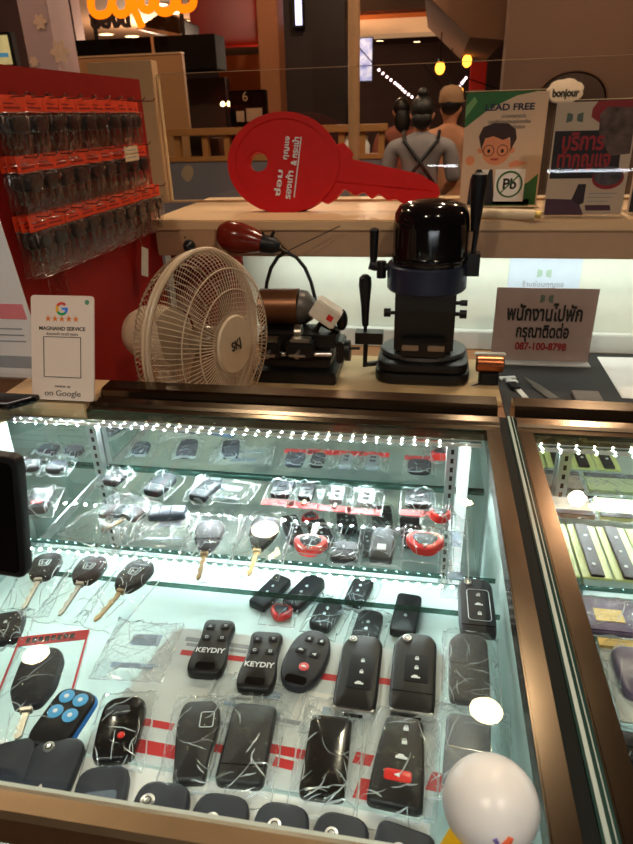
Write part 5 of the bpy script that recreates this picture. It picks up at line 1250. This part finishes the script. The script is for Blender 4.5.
for u in (94, 182):
    m = MB(); p = ony(u, 20, 6.35); m.tube([(p.x-t.location.x, .05, hh), (p.x-t.location.x, .05, 2.899-t.location.z)], .02, 8); m.build('hanger_rod', BLK, t)
# glowing script sign
NEO = emitmat('neon_orange', (255, 120, 10), 1.6)
D = 6.0; p0 = ony(92, 8, D); t = thing('neon_sign', 'glowing orange script sign cut by the top of the picture', 'sign', p0)
def np_(u, v): p = ony(u, v, D); return p-p0
strokes = [[(92, -14), (91, 6), (97, 15), (108, 13), (112, 2), (112, -14)], [(112, 4), (118, 14), (127, 12), (129, 0), (120, -8), (113, -2)], [(131, -12), (134, 8), (138, 18), (142, 27)], [(142, -8), (141, 6), (150, 9), (154, -4)],
           [(156, -10), (156, 6), (163, 12), (172, 9), (174, -4), (166, -10)], [(177, -12), (178, 5), (185, 9), (193, 4), (193, -12)]]
for s_ in strokes:
    pts = [np_(*a) for a in s_]; pp = []
    for i in range(len(pts)-1):
        for k in range(4):
            f = k/4; a = pts[max(i-1, 0)]; b = pts[i]; c = pts[i+1]; d = pts[min(i+2, len(pts)-1)]
            pp.append(.5*((2*b)+(c-a)*f+(2*a-5*b+4*c-d)*f*f+(3*b-a-3*c+d)*f**3))
    pp.append(pts[-1]); m = MB(); m.tube(pp, .034, 8); m.build('tube_stroke', NEO, t)
m = MB(); a = np_(88, -14); b = np_(200, -14); m.box(a.x, b.x, .03, .06, a.z-.02, a.z+.02); m.build('mount_bar', DARK, t)
p = ony(110, 20, 6.0); text('ของu', .17, pm('sign_brown', (46, 22, 20), .5), t, p-p0, RX, bold=.06, ext=.01)
m = MB(); a = np_(94, 14); m.box(a.x-.01, a.x+.01, 0, .02, p.z-p0.z-.05, a.z); m.build('letter_hanger', DARK, t)
# low barrier with a wooden rail
D = 5.0; a = ony(140, 160, D); b = ony(384, 165, D); zt_ = ony(260, 161, D).z; zr_ = ony(260, 127, D).z
t = thing('low_barrier', 'grey blue low barrier with an open wooden rail behind the big red key', 'barrier', (a.x, D, 0.001)); L = b.x-a.x
m = MB(); m.box(0, L, 0, .10, 0, zt_); m.build('barrier_panel', pm('grey_blue_panel', (116, 116, 126), .6, var=.05, scale=3), t)
RW = pm('rail_wood', (176, 124, 70), .5, var=.08, scale=10)
m = MB(); m.box(-.02, L+.02, -.01, .11, zt_, zt_+.035); m.build('lower_rail', RW, t, bevel=.004)
m = MB(); m.box(-.02, L+.02, -.01, .11, zr_-.05, zr_); m.build('top_rail', RW, t, bevel=.004)
for u in (150, 176, 204, 226, 258, 318, 341, 362, 381):
    x = ony(u, 145, D).x-a.x; m = MB(); m.box(x-.022, x+.022, .02, .08, zt_+.035, zr_-.05); m.build('rail_post', RW, t)
m = MB(); lf = ony(187, 174, D); m.T = Matrix.Translation((lf.x-a.x, -.001, lf.z)) @ Matrix.Rotation(R_(90), 4, 'X'); m.prism(rpoly([(-.06, .0), (0, -.07), (.05, -.02), (.06, .05), (0, .07)], .04), 0, .002); m.prism(rpoly([(-.30, .03), (-.24, -.02), (-.2, .06)], .03), 0, .002); m.build('leaf_sticker', pm('leaf_sticker', (170, 150, 124), .6), t, smooth=False)
for i, u in enumerate((347, 359, 366)):
    p = ony(u, 156, D+.05); o = thing('white_bottle', 'small pale bottle on the wooden rail, '+ORD[i]+' from the red key bow', 'bottle', (p.x, D+.05, zt_+.0365), group='bottles on the rail')
    m = MB(); m.lathe([(.026, 0), (.028, .01), (.028, .06), (.012, .085), (.012, .10)], 14); m.build('bottle_body', WPAP, o)
    m = MB(); m.lathe([(.014, .10), (.014, .12), (.0001, .121)], 12); m.build('cap', CREAM, o)
# dark things between the posts
for i, (u0, u1, vt, c, nm) in enumerate(((190, 202, 132, (40, 28, 28), 'dark maroon'), (208, 219, 138, (96, 60, 44), 'brown'), (269, 280, 130, (60, 40, 36), 'dark brown'))):
    slabthing('stool', nm+' high stool standing behind the wooden rail', 'stool', u0, vt, u1, 160, 5.2, .2, pm('stool_%d' % i, c, .5), 'seat_block', True)
# menu stand
t, hw, hh = slabthing('menu_stand', 'black menu stand with pinned pale papers behind the rail', 'menu stand', 231, 90, 267, 160, 5.45, .08, BLKG, 'stand', True)
for (u0, v0, u1, v1) in ((237, 111, 244, 122), (247, 108, 262, 122)):
    p, q2 = ony(u0, v1, 5.45), ony(u1, v0, 5.45); m = MB(); m.box(p.x-t.location.x, q2.x-t.location.x, -.004, -.001, p.z, q2.z); m.build('paper', pm('menu_paper', (196, 160, 130), .6), t, smooth=False)
text('6', .10, CREAM, t, (ony(245, 97, 5.45).x-t.location.x, -.002, ony(245, 97, 5.45).z), RX)
GLOW = emitmat('warm_bulb', (255, 214, 150), 7)
t = thing('table_lamp', 'tiny twin bulb lamp glowing beside the menu stand', 'lamp', ony(226, 104, 5.56))
for du in (-3, 3):
    m = MB(); m.ell((du*.009, 0, 0), .02, .02, .02, 10, 8); m.build('bulb', GLOW, t)
m = MB(); m.tube([(-.03, 0, -.02), (.03, 0, -.02)], .008, 6); m.tube([(0, 0, -.02), (0, 0, -t.location.z+.001)], .008, 6); m.build('lamp_stem', DARK, t)
# brown square column, round pole, light bar
t, hw, hh = slabthing('brown_column', 'slim brown square column behind the big red key bow', 'column', 259, 0, 279, 120, 5.9, .25, pm('warm_brown_paint', (150, 96, 62), .55), 'shaft', True, True)
m = MB(); m.box(-hw-.02, hw+.02, -.02, .27, 0, .12); m.build('foot_trim', DARK, t)
p = ony(354, 80, 3.9); t = thing('round_pole', 'tan round pole rising behind the big red key blade', 'pole', (p.x, 3.9, .001))
m = MB(); m.lathe([(.032, 0), (.032, 2.89)], 24); m.build('shaft', pm('pole_tan', (168, 128, 92), .45), t)
m = MB(); m.lathe([(.09, 0), (.09, .03), (.033, .05)], 24); m.build('foot_collar', DARK, t)
t, hw, hh = slabthing('light_bar', 'upright white light bar on the charcoal wall', 'light', 291, -6, 303, 28, 6.5, .0995, BLK, 'housing')
m = MB(); m.box(-hw*.3, hw*.8, -.004, 0, .02, hh); m.build('lit_tube', emitmat('lilac_tube', (225, 215, 255), 2.2), t)
for i, (u0, u1, ca, cb, nm) in enumerate(((339, 352, (190, 60, 80), (235, 215, 225), 'red and white'), (357, 373, (70, 90, 170), (225, 225, 240), 'blue and white'))):
    t, hw, hh = slabthing('menu_screen', 'lit %s menu screen hanging in the shop beyond the pole' % nm, 'screen', u0, 37, u1, 82, 8.4, .06, BLK, 'frame')
    m_ = pm('lit_screen_%d' % i, ca, .4, scale=3)
    nt = m_.node_tree; rp = [x for x in nt.nodes if x.type == 'VALTORGB'][0]; rp.color_ramp.elements[0].color = (*lin(ca), 1); rp.color_ramp.elements[1].color = (*lin(cb), 1)
    [x for x in nt.nodes if x.type == 'TEX_NOISE'][0].inputs['Scale'].default_value = 9
    b_ = nt.nodes['Principled BSDF']; nt.links.new(rp.outputs[0], b_.inputs['Emission Color']); b_.inputs['Emission Strength'].default_value = .8
    m = MB(); m.box(-hw+.012, hw-.012, -.004, 0, .012, hh-.012); m.build('lit_panel', m_, t)
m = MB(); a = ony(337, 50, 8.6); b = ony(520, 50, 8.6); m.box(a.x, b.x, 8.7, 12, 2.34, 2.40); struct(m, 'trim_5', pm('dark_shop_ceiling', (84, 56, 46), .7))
for i, (u, v) in enumerate(((394, 47), (400, 53), (380, 40), (437, 45), (417, 41), (455, 50))):
    d = ray(u, v); p = CAM+d*((2.338-HC)/d.z)
    o = thing('shop_downlight', 'small warm spot in the dark shop ceiling, '+ORD[i]+' of the scattered few', 'ceiling light', (p.x, p.y, 2.338), group='spots in the shop ceiling')
    m = MB(); m.lathe([(.07, 0), (.07, -.012), (.055, -.012)], 16); m.build('trim_ring', DARK, o)
    m = MB(); m.lathe([(.055, -.008), (.055, -.012), (.0001, -.013)], 16); m.build('lamp_face', emitmat('spot_face', (255, 214, 160), 5) if i == 0 else MATS['spot_face'], o)
for i, (u, v) in enumerate(((132, 36), (174, 12), (181, 20), (106, 34), (158, 4))):
    d = ray(u, v); p = CAM+d*((2.897-HC)/d.z)
    o = thing('ceiling_spot', 'bright ceiling spot seen past the orange script sign, '+ORD[i]+' of them', 'ceiling light', (p.x, p.y, 2.898), group='ceiling spots beyond the script sign')
    m = MB(); m.lathe([(.17, 0), (.17, -.012), (.14, -.012)], 20); m.build('trim_ring', CREAM, o)
    m = MB(); m.lathe([(.14, -.008), (.14, -.012), (.0001, -.013)], 20); m.build('lamp_face', MATS['spot_face'], o)
m = MB(); t = thing('ceiling_panel', 'dark slanted panel hanging beside the orange script sign', 'panel', ony(162, 22, 6.6))
pts = [ony(u, v, 6.6)-t.location for u, v in ((140, 26), (164, 11), (181, 20), (181, 34))]
k = len(pts); m.add([tuple(p) for p in pts]+[(p.x, .5, p.z) for p in pts], [tuple(range(k)), tuple(range(2*k-1, k-1, -1))]+[(i, i+k, (i+1) % k+k, (i+1) % k) for i in range(k)]); m.build('panel', DARK, t, smooth=False)
pts = [ony(u, v, 6.6)-t.location for u, v in ((136, 29), (140, 26), (181, 34), (181, 38))]
m = MB(); m.add([tuple(p) for p in pts]+[(p.x, .5, p.z) for p in pts], [tuple(range(k)), tuple(range(2*k-1, k-1, -1))]+[(i, i+k, (i+1) % k+k, (i+1) % k) for i in range(k)]); m.build('cream_lip', CREAM, t, smooth=False)
# pendant bulbs, strings of lights, red sign
AMB = emitmat('amber_bulb', (255, 160, 50), 5)
for i, (u, v) in enumerate(((440, 68), (467, 61), (450, 89), (461, 91))):
    p = ony(u, v, 7.0+.25*i); r = .045 if i < 2 else .025
    o = thing('pendant_bulb', ('amber pendant bulb above the standing people, ', 'amber pendant bulb above the green poster, ', 'small amber bulb beside the cap, ', 'smallest amber bulb near the green poster, ')[i]+'hanging on a thin cord', 'lamp', p)
    m = MB(); m.ell((0, 0, 0), r, r, r*1.25, 14, 10); m.build('bulb', AMB, o)
    m = MB(); m.tube([(0, 0, r*1.2), (0, 0, 2.899-p.z)], .006, 6); m.build('cord', BLK, o)
    m = MB(); m.lathe([(r*.5, r*1.0), (r*.5, r*1.7), (r*.2, r*1.8)], 12); m.build('lamp_cap', DARK, o)
DOT = emitmat('fairy_white', (255, 214, 214), 4)
for i, (ps, nm) in enumerate((([(379, 70), (387, 77), (395, 83), (400, 87), (405, 92), (412, 97)], 'longer string of round white lights rising to the pole'), ([(451, 96), (457, 90), (462, 83), (466, 78)], 'short string of round white lights beside the red sign'))):
    a = ony(*ps[0], 7.4); t = thing('light_string', nm, 'string lights', a); P_ = [ony(u, v, 7.4)-a for u, v in ps]
    m = MB(); m.tube([P_[0]+Vector((-.3, 0, .3))]+P_+[P_[-1]+Vector((.3, 0, -.1))], .006, 5); m.build('wire', BLK, t)
    pp = []
    for k in range(len(P_)-1): pp += [P_[k], P_[k].lerp(P_[k+1], .5)]
    for q3 in pp+[P_[-1]]:
        m = MB(); m.ell(q3, .014, .014, .014, 10, 8); m.build('bulb', DOT, t)
t, hw, hh = slabthing('red_sign', 'plain red shop sign block behind the green poster top', 'sign', 470, 62, 486, 95, 8.2, .12, pm('sign_red', (190, 34, 28), .4, emit=.12), 'sign_box')
m = MB(); m.box(-hw, hw, -.006, 0, 0, .05); m.build('pale_edge', CREAM, t)
# bonjour cloud and the dark arch
YB = 4.797
p = ony(562, 92, YB); t = thing('cloud_sign', 'cream cloud shaped shop sign with dark lettering above the photo poster', 'sign', (p.x, 4.66, p.z))
k_ = (ony(582, 97, 4.66).x-ony(545, 97, 4.66).x)/2
o = []
for i in range(80):
    a = 2*math.pi*i/80; r = 1+.10*abs(math.sin(a*3.5))**.7; o.append((k_*.92*r*math.cos(a), k_*.60*r*math.sin(a)))
m = MB(); m.T = Matrix.Rotation(R_(90), 4, 'X'); m.prism(o, -.06, 0, bev=.01); m.build('cloud_panel', pm('cloud_cream', (226, 204, 178), .5, emit=.05), t)
text('bonjour', k_*.55, INK, t, (0, -.002, -.01), RX, bold=.05, wid=k_*1.45)
m = MB(); m.box(-.03, .03, .06, .075, -.02, .02); m.build('wall_mount', DARK, t)
p = ony(570, 100, YB); t = thing('dark_arch', 'dark brown half round arch panel on the tan wall behind the cloud sign', 'arch', (p.x, 4.797, 0.001))
ra = (ony(604, 95, 4.79).x-ony(536, 95, 4.79).x)/2; za = ony(570, 72, 4.79).z
m = MB(); n = 30; oo = [(-ra, 0), (ra, 0)]+[(ra*math.cos(math.pi*i/n), za-ra*.75+ra*.75*math.sin(math.pi*i/n)) for i in range(n+1)]
flatprism(m, oo, -.05, 0); m.build('arch_panel', pm('arch_brown', (62, 42, 34), .6), t)
m = MB(); m.torus((0, 0, 0), ra, .012, 40, 6, a0=0, a1=math.pi); m.v = [(x, -.05, za-ra*.75+y*.75) for x, y, z in m.v]; m.build('arch_rim', pm('rim_brown', (90, 62, 46), .5), t)

# ------------------------------------------------------------------ people
def skin_mesh(name, chains, mat, parent, root=0, sub=2):
    """chains: lists of ((x,y,z), radius or (rx,ry)); equal points are shared"""
    bm = bmesh.new(); ly = bm.verts.layers.skin.verify(); idx = {}
    for ch in chains:
        prev = None
        for (p, r) in ch:
            key = tuple(round(c, 4) for c in p)
            if key not in idx:
                v = bm.verts.new(p); rr = r if isinstance(r, tuple) else (r, r); v[ly].radius = rr; v[ly].use_root = (len(idx) == root); idx[key] = v
            v = idx[key]
            if prev is not None and prev is not v and not bm.edges.get((prev, v)): bm.edges.new((prev, v))
            prev = v
    me = bpy.data.meshes.new(name); bm.to_mesh(me); bm.free()
    o = bpy.data.objects.new('tmp', me); COL.objects.link(o)
    s = o.modifiers.new('s', 'SKIN'); s.use_smooth_shade = True; s.use_x_symmetry = False
    b = o.modifiers.new('b', 'SUBSURF'); b.levels = sub; b.render_levels = sub
    me2 = bpy.data.meshes.new_from_object(o.evaluated_get(bpy.context.evaluated_depsgraph_get()))
    bpy.data.objects.remove(o); me2.name = name; me2.materials.clear(); me2.materials.append(mat)
    me2.polygons.foreach_set('use_smooth', [True]*len(me2.polygons))
    r = bpy.data.objects.new(name, me2); COL.objects.link(r); r.parent = parent; return r
SKN = pm('warm_skin', (196, 132, 98), .55, var=.04)
HAIRM = pm('black_hair', (22, 18, 18), .45, bump=.4, bscale=300)
def person(label, x, y, h, rz, shirt, trouser, hair='bun', cap=None, straps=None):
    k = h/1.65; t = thing('person', label, 'person', (x, y, .001), rz)
    def V(a, b, c): return (a*k, b*k, c*k)
    # faces +Y; the camera sees the back
    body = [[(V(0, 0, .90), (.135*k, .10*k)), (V(0, .0, 1.05), (.115*k, .085*k)), (V(0, -.005, 1.22), (.14*k, .095*k)), (V(0, -.01, 1.34), (.13*k, .08*k)), (V(0, 0, 1.41), .055*k), (V(0, .01, 1.47), .052*k), (V(0, .02, 1.53), (.068*k, .085*k)), (V(0, .02, 1.59), (.072*k, .09*k)), (V(0, .01, 1.63), (.045*k, .055*k))]]
    for s in (-1, 1):
        body.append([(V(0, 0, .90), .135*k), (V(s*.09, 0, .82), .088*k), (V(s*.095, .01, .48), .056*k), (V(s*.10, -.01, .26), .050*k), (V(s*.10, -.01, .08), .036*k), (V(s*.105, .05, .035), .034*k), (V(s*.11, .13, .025), .026*k)])
        body.append([(V(0, -.01, 1.34), .13*k), (V(s*.185, -.01, 1.34), .052*k), (V(s*.24, .0, 1.12), .040*k), (V(s*.17, .20, 1.02), .030*k), (V(s*.145, .26, 1.01), .024*k), (V(s*.135, .31, 1.01), (.036*k, .016*k))])
        for f, (dx, L) in enumerate(((-.030, .060), (-.011, .072), (.010, .068), (.029, .052))):
            body.append([(V(s*.135, .31, 1.01), .03*k), (V(s*.135+dx, .345, 1.008), .0085*k), (V(s*.135+dx, .345+L*.6, 1.0), .008*k), (V(s*.135+dx, .345+L, .978), .007*k)])
        body.append([(V(s*.145, .26, 1.01), .024*k), (V(s*.105, .30, 1.015), .010*k), (V(s*.09, .335, 1.01), .009*k)])
        body.append([(V(0, .02, 1.53), .07*k), (V(s*.074, .01, 1.535), .014*k), (V(s*.078, .0, 1.55), .012*k)])
    body.append([(V(0, .02, 1.53), .07*k), (V(0, .115, 1.525), .012*k), (V(0, .105, 1.55), .010*k)])
    skin_mesh('body', body, SKN, t)
    sh = [[(V(0, 0, .90), (.150*k, .118*k)), (V(0, 0, 1.05), (.135*k, .105*k)), (V(0, -.005, 1.22), (.155*k, .112*k)), (V(0, -.01, 1.345), (.142*k, .092*k)), (V(0, -.004, 1.40), .072*k), (V(0, .002, 1.44), .058*k)]]
    for s in (-1, 1): sh.append([(V(0, -.01, 1.345), .142*k), (V(s*.190, -.01, 1.345), .066*k), (V(s*.228, -.002, 1.18), .060*k), (V(s*.238, .0, 1.10), .058*k)])
    skin_mesh('shirt', sh, shirt, t)
    tr = [[(V(0, 0, .97), (.140*k, .108*k)), (V(0, 0, .88), (.150*k, .118*k))]]
    for s in (-1, 1): tr.append([(V(0, 0, .88), .15*k), (V(s*.092, 0, .78), .100*k), (V(s*.097, .008, .48), .072*k), (V(s*.10, -.008, .12), .060*k)])
    skin_mesh('trousers', tr, trouser, t)
    for s in (-1, 1):
        m = MB(); m.T = Matrix.Scale(k, 4); m.ell((s*.106, .045, .042), .047, .125, .042, 16, 10); m.build('shoe', pm('dark_shoe', (40, 36, 36), .5), t)
    m = MB(); m.T = Matrix.Scale(k, 4); m.ell((0, .0, 1.575), .080, .102, .088, 24, 14)
    if hair == 'long': m.ell((0, -.06, 1.46), .075, .05, .14, 20, 12)
    if hair == 'bun': m.ell((0, -.02, 1.67), .038, .038, .034, 16, 10); m.ell((0, -.05, 1.51), .07, .05, .06, 16, 10)
    m.v = [(a, min(b, .075*k if c > 1.60*k else .03*k), c) for a, b, c in m.v]
    m.build('hair', HAIRM, t, ang=80)
    for s in (-1, 1):
        m = MB(); m.T = Matrix.Scale(k, 4); m.ell((s*.030, .102, 1.565), .012, .008, .008, 10, 8); m.build('eye', INK, t)
    m = MB(); m.T = Matrix.Scale(k, 4); m.ell((0, .102, 1.492), .024, .008, .007, 12, 6); m.build('mouth', pm('lip', (160, 80, 74), .5), t)
    if cap:
        m = MB(); m.T = Matrix.Scale(k, 4); m.lathe([(.092, 1.585), (.094, 1.62), (.085, 1.67), (.055, 1.70), (.0001, 1.708)], 24, sy=1.08); cp = m.build('cap', cap, t, ang=60)
        m = MB(); m.T = Matrix.Scale(k, 4) @ Matrix.Translation((0, .12, 1.592)); m.prism(circ(.085, 0, .03, 20, .07), 0, .01); m.build('cap_peak', cap, cp)
    if straps:
        m = MB()
        def bk(xs): return [V(xx_, yy_, zz_) for xx_, yy_, zz_ in xs]
        m.tube(bk([(.12, .02, 1.435), (.11, -.105, 1.38), (.0, -.152, 1.25), (-.11, -.142, 1.10), (-.155, -.11, 1.0)]), .014*k, 6)
        m.tube(bk([(-.12, .02, 1.435), (-.11, -.105, 1.38), (.0, -.155, 1.25), (.11, -.142, 1.10), (.155, -.11, 1.0)]), .014*k, 6)
        m.tube(bk([(-.15, -.10, .985), (-.05, -.142, .975), (.05, -.142, .975), (.15, -.10, .985)]), .011*k, 6)
        m.tube(bk([(0, -.145, .975), (.02, -.15, .90), (.03, -.15, .83)]), .009*k, 6)
        a_ = m.build('apron_straps', straps, t)
        m = MB(); m.T = Matrix.Scale(k, 4); m.prism(rpoly([(-.02, -.02), (.02, -.02), (.02, .02), (-.02, .02)], .008), 0, .01); m.v = [(x_, -.142*k-z_, .975*k+y_) for x_, y_, z_ in m.v]; m.build('strap_buckle', STEEL, a_)
    return t
p = ony(422, 120, 4.1); h1 = ony(422, 82, 4.1).z
person('person seen from behind in a grey shirt with crossed black apron straps', p.x, 4.1, h1*.95, 0, pm('grey_shirt', (136, 128, 130), .8, bump=.3, bscale=60), pm('dark_trouser', (46, 42, 46), .8), 'bun', None, BLK)
p = ony(447, 120, 4.85); h2 = ony(447, 86, 4.85).z
person('person in a tan cap and tan orange shirt facing away past the crossed straps', p.x+.02, 4.85, h2*.97, -.2, pm('tan_shirt', (196, 138, 104), .8), pm('khaki_trouser', (150, 128, 76), .8), 'short', pm('tan_cap', (168, 130, 96), .7))
p = ony(401, 130, 5.8); h3 = ony(401, 99, 5.8).z
person('person with long dark hair and reddish top half hidden by crossed straps', p.x, 5.8, h3, .25, pm('rust_shirt', (150, 84, 66), .8), pm('dark_trouser', (46, 42, 46), .8), 'long')

# ------------------------------------------------------------------ the kiosk behind the photographer, seen only mirrored in the glass
a = ony(392, 171, 4.95); b = ony(616, 160, 4.95); yv = 2*1.722-4.95
t = thing('facing_counter', 'dark counter front with a row of lights mirrored in the glass screen', 'counter', ((a.x+b.x)/2, yv, .001)); L = (b.x-a.x)/2; zm = (a.z+b.z)/2
m = MB(); m.box(-L-.3, L+.3, -.5, -.03, 0, zm+.03); m.build('counter_body', DARK, t)
m = MB(); m.box(-L-.3, L+.3, -.55, -.02, zm+.03, zm+.06); m.build('counter_top', pm('counter_top_brown', (110, 84, 66), .4), t)
m = MB(); n = 74
for k in range(n): m.ell((-L+2*L*(k+.5)/n, -.018, zm), .0098, .0068, .0105, 8, 5)
d = m.build('light_diodes', emitmat('counter_dots', (240, 248, 255), 34), t); d['kind'] = 'stuff'
